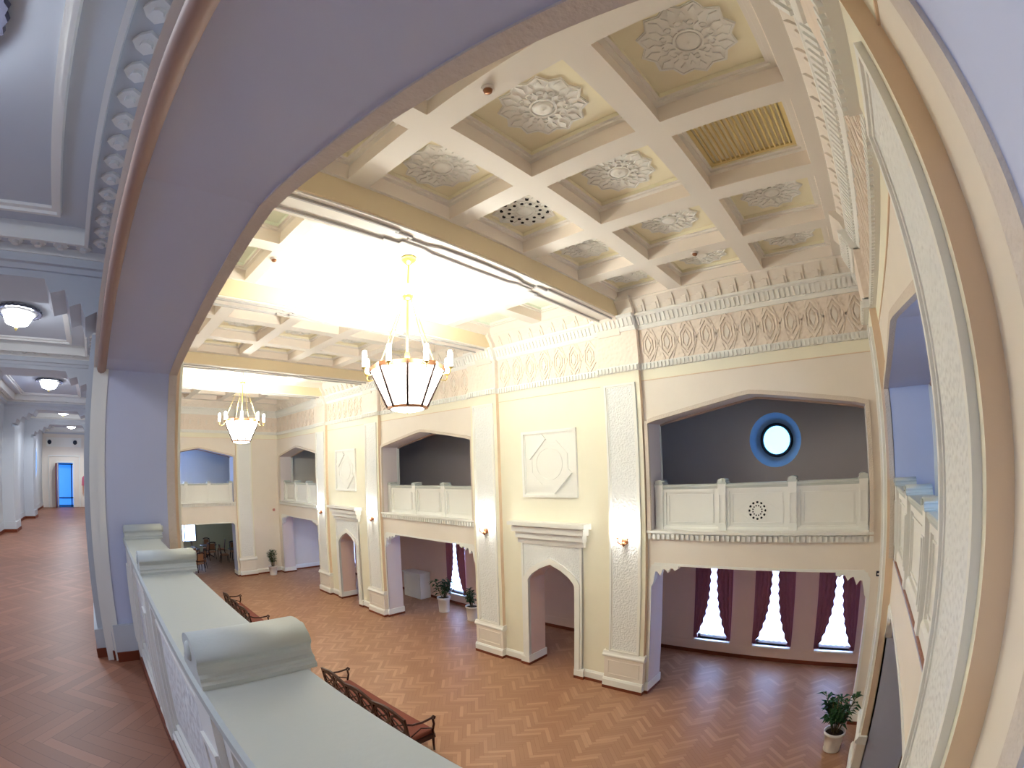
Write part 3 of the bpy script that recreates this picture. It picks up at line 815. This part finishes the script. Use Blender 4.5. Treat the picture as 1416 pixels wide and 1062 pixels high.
chandelier(-16.52, 4.98, 'octagonal milk glass chandelier hanging farther down the hall', math.radians(5.9))

# ------------------------------------------------------------------ wall sconces
SN = ['right of the nearer portal','left of the nearer portal','right of the farther portal','left of the farther portal']
for u, sn in zip(PIL, SN):
    z = 3.55
    t = thing('wall_sconce', 'lit two-armed copper sconce on the carved pilaster %s' % sn, 'sconce', Far(u, z, .12), 'two-armed wall sconces')
    mb = MB(); mb.lathe([(.0,.122),(.075,.122),(.08,.15),(.05,.17),(0,.18)], n=16, axis=lambda x,y,h: Far(u+x, z-.02+y, h)); mb.lathe([(0,.0),(.02,.02),(.05,.06),(.035,.10),(0,.11)], Far(u, z-.14, .2), 12); mb.build('back_plate', 'copper', t)
    for sd in (-1, 1):
        mb = MB(); mb.tube([Far(u,z-.04,.17),Far(u+sd*.06,z-.08,.22),Far(u+sd*.12,z-.04,.24),Far(u+sd*.12,z+.05,.24)], .014, 8); mb.lathe([(.012,.04),(.045,.055),(.045,.07),(.0,.07)], Far(u+sd*.12,z,.24), 12)
        o = mb.build('arm', 'copper', t)
        mb = MB(); mb.lathe([(.0,.07),(.028,.075),(.03,.12),(.03,.22),(.02,.25),(0,.255)], Far(u+sd*.12,z,.24), 12); mb.build('candle_bulb', 'bulb', o)
    l = bpy.data.lights.new('sconce_lamp', 'POINT'); l.energy = 16; l.color = (1,.98,.92); l.shadow_soft_size = .05
    lo = bpy.data.objects.new('sconce_lamp', l); COL.objects.link(lo); lo.parent = t; lo.location = Vector(Far(u,z+.26,.26))-t.location

# ------------------------------------------------------------------ near gallery (camera side)
GC = 7.12
# cross arches with stalactite edge at the pilasters
step = [(0,6.30),(0,6.42),(.10,6.42),(.14,6.54),(.24,6.48),(.30,6.60),(.40,6.56),(.47,6.70),(.60,6.66),(.68,6.78)]
XA = [-4.72, -8.82, -14.42, -18.53]
y1, y0 = YN-TN-.0, YC
for x in XA:
    mb = MB(); U = lambda u,v,w: (x+w, u, v)
    L = [(y1-d, z) for d, z in step]; Rr = [(y0+.25+d, z) for d, z in reversed(step)]
    mb.prism([(y1,GC),] + L + Rr + [(y0,6.30),(y0,GC)], -.34, .34, U, 0, 0)
    for sd in (-1, 1):
        mb.profile([(.34,6.84),(.37,6.84),(.40,6.90),(.40,6.93),(.34,6.93)] if sd > 0 else [(-.34,6.84),(-.37,6.84),(-.40,6.90),(-.40,6.93),(-.34,6.93)], y0, y1, lambda u,v,w: (x+w,u,v), 0)
    trim(mb, ['gallery_grey'])
    mb = MB()
    mb.box((x-.38,y0,G),(x+.38,y0+.35,6.32))
    mb.box((x-.42,y0,G),(x+.42,y0+.38,G+.26), 0); mb.box((x-.43,y0,G),(x+.43,y0+.395,G+.08), 1)
    trim(mb, ['gallery_grey','base_brown'])
    mb = MB(); mb.box((x-.42,y1-.15,G+.08),(x+.42,y1,6.32), 0); mb.box((x-.46,y1-.18,G+.08),(x+.46,y1,G+.24), 0); mb.box((x-.47,y1-.19,G),(x+.47,y1,G+.08), 1)
    trim(mb, ['gallery_grey','base_brown'])
# cornice with foliage blocks and panel mouldings on the gallery ceiling
seg = [XR] + [v for x in XA for v in (x+.34, x-.34)] + [XL]
seg = [(seg[2*i+1], seg[2*i]) for i in range(len(seg)//2)]
for a, b in seg:
    mb = MB()
    U = lambda u,v,w: (u, v, GC-w)
    R = [(a,y0),(b,y0),(b,y1),(a,y1)]
    mb.band(R, 0, .34, 0, .10, U, 0, True); mb.band(R, 0, .10, .0, .24, U, 0, True); mb.band(R, .085, .115, .10, .17, U, 1, True); mb.band(R, .31, .345, 0, .15, U, 1, True)
    def block(x, y, dx, dy):
        mb.prism([(x+dx*math.cos(PI/4*q)*(1 if q % 2 else 1.15), y+dy*math.sin(PI/4*q)*(1 if q % 2 else 1.15)) for q in range(8)],   .09, .12, U, 1); mb.prism([(x+dx*.5*math.cos(PI/4*q), y+dy*.5*math.sin(PI/4*q)) for q in range(8)], .115, .145, U, 1)
    n = int((b-a-.5)/.2)
    for k in range(n):
        x = a+.25+(b-a-.5)*(k+.5)/n; block(x, y1-.20, .065, .065); block(x, y0+.20, .065, .065)
    n = int((y1-y0-.5)/.2)
    for k in range(n):
        y = y0+.25+(y1-y0-.5)*(k+.5)/n; block(a+.20, y, .065, .065); block(b-.20, y, .065, .065)
    q = .58; R2 = [(a+q,y0+q),(b-q,y0+q),(b-q,y1-q),(a+q,y1-q)]
    mb.band(R2, 0, .03, 0, .05, U, 1, True); mb.band(R2, .03, .08, 0, .025, U, 1, True)
    trim(mb, ['gallery_grey','white'])
# skirting in the gallery
def skirt(x0, x1):
    mb.box((x0,y1-.05,G),(x1,y1,G+.08), 1); mb.box((x0,y1-.035,G+.08),(x1,y1,G+.24), 0)
mb = MB()
for c, d in ((BAYS[0]-HW,BAYS[1]+HW),(BAYS[1]-HW,BAYS[2]+HW)): skirt(d, c)
for c in BAYS:                                             # brown foot strip along the parapets
    mb.box((c-HW+.02,.182,G),(c+HW-.06,.204,G+.075), 1)
mb.box((-4.20,.0,G),(-4.09,.19,G+.08), 1); mb.box((-4.20,.0,G+.08),(-4.105,.19,G+.30), 0)
mb.box((XL,YC,G),(XR,YC+.03,G+.08), 1); mb.box((XL,YC,G+.08),(XR,YC+.02,G+.24), 0)
struct(mb, 'baseboard_near_gallery', ['gallery_grey','base_brown'])
# ceiling lamps
LN = ['crystal edged ceiling lamp at the top left corner above the near gallery', 'glowing ceiling lamp in the second bay of the gallery corridor', 'glowing ceiling lamp in the third bay of the gallery corridor', 'small glowing ceiling lamp in the fourth bay of the gallery corridor', 'smallest ceiling lamp, deep in the gallery corridor near the doorway']
LX = [-1.86, -6.5, -11.4, -16.4, -21.3]
for x, lab in zip(LX, LN):
    y = -1.25
    t = thing('ceiling_lamp', lab, 'ceiling lamp', (x,y,GC), 'gallery ceiling lamps')
    mb = MB(); mb.lathe([(.26,GC),(.27,GC-.03),(.24,GC-.06),(.2,GC-.06)], (x,y,0), 28); mb.build('base', 'white', t)
    mb = MB(); mb.lathe([(.21,GC-.05),(.20,GC-.10),(.16,GC-.17),(.06,GC-.20),(0,GC-.205)], (x,y,0), 28); mb.build('shade', 'lamp_lit', t)
    mb = MB(); mb.lathe([(0,GC-.205),(.03,GC-.215),(.02,GC-.25),(0,GC-.27)], (x,y,0), 12); mb.build('finial', 'brass', t)
    mb = MB(); U = lambda u,v,w: (x+u, y+v, GC-w)
    mb.band([((.29+.018*(k % 2))*math.cos(2*PI*k/48), (.29+.018*(k % 2))*math.sin(2*PI*k/48)) for k in range(48)], -.02, .02, .02, .05, U, 0, True)
    mb.build('crystal_ring', 'crystal', t)
    l = bpy.data.lights.new('gallery_lamp', 'SPOT'); l.spot_size = math.radians(165); l.spot_blend = .3; l.energy = 22 if x > -3 else 80; l.color = (.86,.93,1.); l.shadow_soft_size = .12
    lo = bpy.data.objects.new('gallery_lamp', l); COL.objects.link(lo); lo.parent = t; lo.location = (0,0,-.30)
# the doorway at the end of the gallery corridor
t = bpy.data.objects.new('door_1', None); COL.objects.link(t); t.location = (XL,-1.66,G); t['kind'] = 'structure'
mb = MB(); mb.band([(-2.02,G),(-2.02,5.63),(-1.30,5.63),(-1.30,G)], -.0, .07, -.1, .03, Left, 0); o = mb.build('frame', 'white', t); o['kind']='structure'
mb = MB(); mb.box((XL-.02,-2.10,G+.01),(XL+.62,-2.05,5.6)); o = mb.build('leaf', 'brown_wood', t); o['kind']='structure'
mb = MB(); mb.box((XL-.5,-2.02,G),(XL-.46,-1.30,5.63)); o = mb.build('pane', 'blue_pane', t); o['kind']='structure'
mb = MB()
for z in (G+.02, G+.36, 5.55): mb.box((XL-.46,-2.02,z),(XL-.42,-1.30,z+.05))
mb.box((XL-.46,-1.42,G),(XL-.42,-1.37,5.6)); o = mb.build('glazing_bar', 'frame_dark', t); o['kind']='structure'
mb = MB(); mb.band([(-2.45,G),(-2.45,5.9),(-1.0,5.9),(-1.0,G)], 0, .05, 0, .06, Left, 0); mb.box((-2.6,6.32,0),(-.9,6.72,.03), 0, Left); trim(mb, ['white'])
for y, sd in ((-2.45,'left'),(-1.2,'right')):
    t = thing('wall_speaker', 'small dark round wall speaker, %s of the two above the blue doorway' % sd, 'speaker', Left(y,6.52,.03), 'speakers above the blue doorway')
    mb = MB(); mb.lathe([(0,.03),(.10,.03),(.10,.06),(.07,.07),(0,.05)], n=16, axis=lambda a,b,h: Left(y+a,6.52+b,h)); mb.build('grille', 'frame_dark', t)

# ------------------------------------------------------------------ sofas
def sofa(x0, x1, y, label):
    """long open-backed settee facing the far wall; back rail towards the camera"""
    t = thing('settee', label, 'settee', ((x0+x1)/2, y+.3, 0), 'dark settees along the near side of the hall')
    d = .62; L = x1-x0
    mb = MB(); mb.box((x0+.05,y+.04,.36),(x1-.05,y+d-.02,.47)); mb.build('seat', 'red_fabric', t, bevel=.03)
    mb = MB(); mb.box((x0+.02,y+.02,.27),(x1-.02,y+d,.36)); mb.build('seat_frame', 'dark_wood', t, bevel=.008)
    for x in (x0+.04, x0+L/3, x0+2*L/3, x1-.04):
        for yy in (y+.05, y+d-.05):
            mb = MB(); mb.tube([(x,yy,.30),(x,yy,.16),(x,yy,.0)], [.030,.024,.018], 8); mb.build('leg', 'dark_wood', t)
    B = lambda u,v,w: (u, y+.03-(v-.45)*.16+w, v)
    mb = MB()
    n = 3
    for k in range(n):                                # crested top rail
        a, b = x0+L*k/n, x0+L*(k+1)/n
        crest = [(a+(b-a)*i/16,   .89+.07*math.sin(PI*i/16)**1.5) for i in range(17)]
        mb.band(crest, -.04, .03, -.022, .022, B, 0)
    mb.build('crest_rail', 'dark_wood', t); mb = MB()
    mb.band([(x0,.53),(x1,.53)], -.022, .022, -.02, .02, B, 0)
    mb.build('back_rail', 'dark_wood', t)
    mb = MB()
    for k in range(n+1):
        x = min(max(x0+L*k/n, x0+.025), x1-.025); mb.band([(x,.36),(x,.91)], -.028, .028, -.02, .02, B, 0)
    for k in range(2*n):                             # pierced oval splats
        a, b = x0+L*k/(2*n), x0+L*(k+1)/(2*n); m = (a+b)/2; r = (b-a)*.40
        mb.band([(m+r*math.cos(2*PI*i/20), .71+.155*math.sin(2*PI*i/20)) for i in range(20)], -.030, .018, -.014, .014, B, 0, True)
        mb.band([(m-r*.8,.60),(m+r*.8,.77)], -.014, .014, -.012, .012, B, 0); mb.band([(m-r*.8,.77),(m+r*.8,.60)], -.014, .014, -.012, .012, B, 0)
        mb.band([(a,.53),(a,.90)], -.022, .022, -.012, .012, B, 0)
    mb.build('back_splat', 'dark_wood', t)
    mb = MB(); mb.box((x0+.08,y+.07,.46),(x1-.08,y+.11,.74)); mb.build('back_cushion', 'red_fabric', t, bevel=.015) if False else None
    for x in (x0+.02, x1-.02):
        mb = MB(); mb.tube([(x,y-.02,.80),(x,y+.12,.74),(x,y+.34,.71),(x,y+.54,.72),(x,y+.60,.75),(x,y+.635,.72),(x,y+.61,.68)], .022, 8)
        mb.tube([(x,y+.58,.70),(x,y+.60,.58),(x,y+.56,.46),(x,y+.58,.34)], .024, 8)
        mb.tube([(x,y+.06,.50),(x,y+.30,.60),(x,y+.56,.50)], .014, 6)
        mb.build('armrest', 'dark_wood', t)
sofa(-9.25, -6.2, 4.28, 'dark wooden settee with red seat nearest the foreground parapet')
sofa(-17.35, -14.3, 4.28, 'dark wooden settee with red seat farther down behind the parapet')

# ------------------------------------------------------------------ potted plants
def plant(x, y, h, spread, label, stems=5, seed=1, rp=.19, hp=.36):
    rnd = random.Random(seed)
    t = thing('potted_plant', label, 'potted plant', (x,y,0), 'potted plants in the hall')
    mb = MB(); mb.lathe([(rp*.80,0),(rp*.84,.03),(rp*.80,.05),(rp*.95,hp-.07),(rp*1.06,hp-.06),(rp*1.08,hp),(rp*.96,hp),(rp*.9,hp-.05)], (x,y,0), 28); mb.build('pot', 'pot', t)
    mb = MB(); mb.lathe([(0,hp-.045),(rp*.92,hp-.05)], (x,y,0), 24); mb.build('soil', 'soil', t)
    st = MB(); lf = MB()
    for s in range(stems):
        a = rnd.uniform(0,2*PI); lean = rnd.uniform(.15,.5)*spread; hh = h*rnd.uniform(.72,1)-hp
        top = Vector((x+lean*math.cos(a), y+lean*math.sin(a), hp+hh*.8)); bot = Vector((x+.05*math.cos(a), y+.05*math.sin(a), hp-.06))
        mid = (top+bot)/2+Vector((0,0,.04)); st.tube([bot,mid,top], [.014,.011,.006], 6)
        for k in range(34):
            f = rnd.uniform(.30,1); p = bot.lerp(top, f); b = rnd.uniform(0,2*PI); ln = rnd.uniform(.20,.36)*spread*1.15; w = ln*.17
            up = rnd.uniform(.0,.9); d = Vector((math.cos(b),math.sin(b),up)).normalized(); sdv = d.cross(Vector((0,0,1))).normalized()
            q1 = p+d*ln*.5+Vector((0,0,.02)); q2 = p+d*ln-Vector((0,0,ln*.28)); n_ = Vector((0,0,.004))
            i = [lf.vert(v) for v in (p, q1+sdv*w, q2, q1-sdv*w, q1+Vector((0,0,-.012)))]
            lf.face((i[0],i[1],i[4])); lf.face((i[1],i[2],i[4])); lf.face((i[2],i[3],i[4])); lf.face((i[3],i[0],i[4]))
    st.build('stem', 'stem', t); lf.build('foliage', 'leaf', t)
plant(.07, 8.22, 1.30, .62, 'bushy potted plant in a white pot in the right corner by the opening', 7, 3, .19, .40)
plant(-12.93, 11.0, 1.40, .72, 'leafy plant in a white pot, left of the curtained window under the middle balcony', 5, 5, .23, .56)
plant(-11.42, 10.98, 1.38, .55, 'spiky plant in a white pot beside the pilaster under the middle balcony', 5, 9, .23, .52)
plant(-23.45, 8.52, 1.5, .55, 'potted plant in a white pot against the distant end wall', 6, 12, .23, .46)

# ------------------------------------------------------------------ dining room furniture
def dining_chair(x, y, rz, label):
    t = thing('dining_chair', label, 'chair', (0,0,0), 'dining chairs in the far room')
    mb = MB(); mb.box((-.23,-.23,.42),(.23,.23,.49)); mb.build('seat', 'tan_fabric', t, bevel=.02)
    for sx in (-1,1):
        mb = MB(); mb.tube([(sx*.21,.21,.43),(sx*.22,.22,.0)], [.024,.016], 6); mb.build('leg', 'dark_wood', t)
        mb = MB(); mb.tube([(sx*.21,-.30,1.04),(sx*.21,-.23,.6),(sx*.21,-.21,.43),(sx*.21,-.28,.0)], [.02,.024,.024,.018], 6); mb.build('leg', 'dark_wood', t)
    F = lambda u,v,w: (u, -.22-(v-.5)*.13+w, v)
    mb = MB(); mb.band([(-.2,1.0),(-.1,1.045),(.1,1.045),(.2,1.0)], -.03, .03, -.018, .018, F); mb.build('crest_rail', 'dark_wood', t); mb = MB(); mb.band([(-.2,.60),(.2,.60)], -.02, .02, -.015, .015, F); mb.build('back_rail', 'dark_wood', t)
    mb = MB(); mb.prism([(-.165,.62),(.165,.62),(.165,.98),(-.165,.98)], -.014, .022, F); mb.build('backrest', 'tan_fabric', t)
    t.location = (x,y,0); t.rotation_euler.z = rz
    return t
def dup_chair(src, x, y, rz, label):
    c = copy_tree(src); c.location = (x,y,0); c.rotation_euler.z = rz; c['label'] = label; return c
def dining_table(x, y, label):
    t = thing('dining_table', label, 'table', (x,y,0), 'dining tables in the far room')
    mb = MB(); mb.lathe([(0,.72),(.50,.72),(.55,.735),(.55,.755),(.5,.765),(0,.765)], (x,y,0), 32); mb.build('tabletop', 'dark_wood', t)
    mb = MB(); mb.lathe([(.0,.08),(.10,.10),(.06,.2),(.05,.5),(.09,.68),(.2,.72),(0,.72)], (x,y,0), 16); mb.build('pedestal', 'dark_wood', t)
    for k in range(4):
        a = PI/4+PI/2*k
        mb = MB(); mb.tube([(x,y,.16),(x+.2*math.cos(a),y+.2*math.sin(a),.10),(x+.36*math.cos(a),y+.36*math.sin(a),.025)], [.035,.03,.024], 6); mb.build('leg', 'dark_wood', t)
tabs = [(-26.9,4.62,'dark round dining table nearest the far room window'), (-28.3,8.02,'dark round dining table nearest the right jamb of the far room'), (-30.6,6.75,'dark round dining table at the back of the far room'), (-29.3,5.35,'dark round dining table in the middle of the far room')]
for a in tabs: dining_table(*a)
c0 = dining_chair(-26.15, 5.18, math.radians(100), 'tan-backed dining chair turned away, foremost in the far room opening')
W4 = ['at hall side','at rear','at left','at right']
TS = ['round table nearest the far room window', 'round table nearest right jamb of far room', 'round table at back of far room', 'round table in middle of far room']
for i, (x,y,_) in enumerate(tabs):
    for k, (dx,dy,r) in enumerate(((.82,0,90),(-.82,.05,-90),(0,-.82,0),(.05,.82,180))):
        if (i, k) in ((0,0),(3,1)): continue
        dup_chair(c0, x+dx, y+dy, math.radians(r+random.uniform(-14,14)), 'dark dining chair %s of %s' % (W4[k], TS[i]))
# white cabinets seen in the aisle
for (x0,x1,y0_,z), lab in (((-15.95,-14.85,11.45,1.06),'white boxed radiator cover at the left of the middle opening'), ((-6.02,-5.4,11.35,.95),'white boxed radiator cover glimpsed through the nearer portal')):
    t = thing('radiator_cover', lab, 'radiator cover', ((x0+x1)/2,y0_,0), 'radiator covers')
    mb = MB(); mb.box((x0,y0_,0.0),(x1,YB-.04,z-.05)); mb.build('body', 'white', t); mb = MB(); mb.box((x0-.04,y0_-.05,z-.05),(x1+.04,YB-.04,z)); mb.build('top', 'white', t)
    mb = MB(); mb.band([(x0+.1,.15),(x1-.1,.15),(x1-.1,z-.15),(x0+.1,z-.15)], 0, .03, 0, .015, lambda u,v,w: (u,y0_-w,v), 0, True); mb.build('front_panel', 'white', t)
# fire alarm devices
t = thing('fire_alarm_button', 'small red alarm box high on the distant end wall', 'alarm', Left(8.95,3.27,0))
mb = MB(); mb.box((8.90,3.22,0),(9.01,3.33,.05), 0, Left); mb.build('housing', 'red', t, bevel=.01)
mb = MB(); mb.lathe([(0,.05),(.03,.05),(.025,.06),(0,.062)], n=12, axis=lambda a,b,h: Left(8.955+a,3.275+b,h)); mb.build('button', 'detector', t)
t = thing('wall_socket_box', 'small dark switch box on the wall edge right of the lower opening', 'switch', Far(.5,3.02,0))
mb = MB(); mb.box((.46,2.97,0),(.54,3.06,.04), 0, Far); mb.build('housing', 'frame_dark', t, bevel=.006)
mb = MB(); mb.box((.48,3.0,.04),(.52,3.03,.05), 0, Far); mb.build('button', 'detector', t)

# ------------------------------------------------------------------ person in the corridor
def person(x, y, z, label):
    t = thing('person', label, 'person', (x,y,z))
    J = {'pel':(0,0,.92),'wai':(0,0,1.08),'che':(0,0,1.28),'nek':(0,0,1.42),'hd0':(0,.01,1.50),'hd1':(0,.01,1.60),'hd2':(0,.0,1.67)}
    E_ = [('pel','wai'),('wai','che'),('che','nek'),('nek','hd0'),('hd0','hd1'),('hd1','hd2')]
    R_ = {'pel':(.15,.11),'wai':(.125,.10),'che':(.15,.11),'nek':(.05,.055),'hd0':(.065,.085),'hd1':(.078,.095),'hd2':(.05,.06)}
    for s, n in ((-1,'l'),(1,'r')):
        J.update({'sh'+n:(s*.18,0,1.36),'el'+n:(s*.235,.0,1.09),'wr'+n:(s*.235,.06,.86),'pm'+n:(s*.232,.075,.79),
                  'hi'+n:(s*.095,0,.86),'kn'+n:(s*.10,.015,.49),'an'+n:(s*.10,0,.09),'to'+n:(s*.115,.15,.035)})
        R_.update({'sh'+n:(.055,.055),'el'+n:(.04,.04),'wr'+n:(.026,.03),'pm'+n:(.018,.04),'hi'+n:(.09,.095),'kn'+n:(.056,.06),'an'+n:(.038,.042),'to'+n:(.034,.026)})
        E_ += [('che','sh'+n),('sh'+n,'el'+n),('el'+n,'wr'+n),('wr'+n,'pm'+n),('pel','hi'+n),('hi'+n,'kn'+n),('kn'+n,'an'+n),('an'+n,'to'+n)]
        for f in range(5):
            k = 'f%d%s' % (f,n); dx = (f-1.5)*.018 if f < 4 else 0
            if f < 4: p1, p2 = (s*.232,.075+dx,.73), (s*.226,.08+dx,.69-.01*(f in (0,3))*-1)
            else: p1, p2 = (s*.225,.125,.775), (s*.222,.14,.745)
            J[k+'a'] = p1; J[k+'b'] = p2; R_[k+'a'] = (.009,.009); R_[k+'b'] = (.008,.008)
            E_ += [('pm'+n,k+'a'),(k+'a',k+'b')]
    keys = list(J); me = bpy.data.meshes.new('body')
    me.from_pydata([J[k] for k in keys], [(keys.index(a),keys.index(b)) for a,b in E_], [])
    o = bpy.data.objects.new('body', me); COL.objects.link(o); o.parent = t
    sk = o.modifiers.new('skin','SKIN'); sub = o.modifiers.new('sub','SUBSURF'); sub.levels = sub.render_levels = 2
    for i, k in enumerate(keys): me.skin_vertices[0].data[i].radius = R_[k]
    me.skin_vertices[0].data[0].use_root = True
    me.materials.append(M['skin'])
    def cloth(name, prof, m):      # elliptical rings (z, rx, ry, cx, cy)
        mb = MB(); rings = []
        for z_, rx, ry, cx, cy in prof: rings.append([mb.vert((x+cx+rx*math.cos(2*PI*k/20), y+cy+ry*math.sin(2*PI*k/20), z+z_)) for k in range(20)])
        for i in range(len(rings)-1):
            for k in range(20): mb.face((rings[i][k],rings[i][(k+1)%20],rings[i+1][(k+1)%20],rings[i+1][k]), 0, True)
        return mb.build(name, m, t)
    cloth('shirt', [(.84,.185,.145,0,0),(1.0,.165,.135,0,0),(1.15,.165,.135,0,0),(1.3,.195,.14,0,0),(1.39,.17,.10,0,0),(1.43,.075,.075,0,0)], 'pinkcloth')
    for s in (-1,1):
        cloth('sleeve', [(1.41,.05,.06,s*.15,0),(1.33,.075,.075,s*.195,0),(1.2,.062,.065,s*.22,0),(1.06,.056,.058,s*.235,.005)], 'pinkcloth')
        cloth('trouser_leg', [(.92,.115,.13,s*.08,0),(.75,.10,.11,s*.098,.005),(.49,.075,.08,s*.10,.015),(.25,.065,.07,s*.10,.005),(.06,.062,.075,s*.10,.01)], 'black')
        mb = MB()
        rings = []
        for k in range(9):
            f = k/8; yy = -.06+.27*f; w = .045*math.sin(PI*min(.96,max(.06,f*.9+.08)))+.012; h = .085*(1-f*.6)
            rings.append([mb.vert((x+s*.105+w*math.cos(a), y+yy, z+.008+max(0,h*(.5+.5*math.sin(a))))) for a in [2*PI*q/10 for q in range(10)]])
        for i in range(8):
            for q in range(10): mb.face((rings[i][q],rings[i][(q+1)%10],rings[i+1][(q+1)%10],rings[i+1][q]), 0, True)
        mb.face(rings[0]); mb.face(rings[-1]); mb.build('shoe', 'black', t)
    mb = MB()      # hair: cap over the back and top of the skull
    mb.lathe([(.085,1.52),(.105,1.60),(.10,1.68),(.06,1.735),(0,1.75)], (x,y-.022,z), 18); mb.build('hair', 'hair', t)
    mb = MB()
    mb.lathe([(0,.0),(.010,-.012),(.014,-.03),(0,-.036)], (x,y+.108,z+1.60), 8); mb.build('nose', 'skin', t)
    for s in (-1,1):
        mb = MB(); mb.lathe([(0,-.008),(.009,0),(0,.008)], (x+s*.03,y+.098,z+1.605), 8); mb.build('eye', 'black', t)
        mb = MB(); mb.lathe([(0,-.03),(.014,-.01),(.014,.012),(0,.028)], (x+s*.083,y+.005,z+1.59), 8); mb.build('ear', 'skin', t)
    mb = MB(); mb.lathe([(0,-.004),(.02,0),(0,.004)], (x,y+.088,z+1.545), 8); mb.build('mouth', 'pinkcloth', t)
    t.rotation_euler.z = math.radians(-90)
person(-18.8, -.40, G, 'person in a pink top and black trousers standing behind the corridor pillar')

# ------------------------------------------------------------------ light, world, camera
w = bpy.data.worlds.new('World'); S.world = w; w.use_nodes = True
w.node_tree.nodes['Background'].inputs[0].default_value = (.55,.70,1,1); w.node_tree.nodes['Background'].inputs[1].default_value = .5

cd = bpy.data.cameras.new('camera'); co = bpy.data.objects.new('camera', cd); COL.objects.link(co); S.camera = co
r = (0.73541, 0.676897, -0.031338); u = (0.068792, -0.028571, 0.997222); f = (-0.674122, 0.735523, 0.067577)
co.matrix_world = Matrix(((r[0],u[0],-f[0],0),(r[1],u[1],-f[1],0),(r[2],u[2],-f[2],5.2),(0,0,0,1)))
cd.type = 'PANO'; cd.panorama_type = 'FISHEYE_LENS_POLYNOMIAL'; cd.sensor_width = 36; cd.sensor_fit = 'HORIZONTAL'
cd.fisheye_fov = PI*1.15
cd.fisheye_polynomial_k0 = 0.; cd.fisheye_polynomial_k1 = -0.059794713512925125; cd.fisheye_polynomial_k2 = -1.2036922891234362e-05
cd.fisheye_polynomial_k3 = 3.143155405700761e-06; cd.fisheye_polynomial_k4 = 2.8636976968428345e-08
cd.shift_x = 0.015062728689108235; cd.shift_y = 0.06744493763804726
cd.clip_start = .01

vs = S.view_settings; vs.view_transform = 'Standard'; vs.look = 'None'; vs.gamma = 1; vs.use_curve_mapping = False
vs.exposure = 0.5
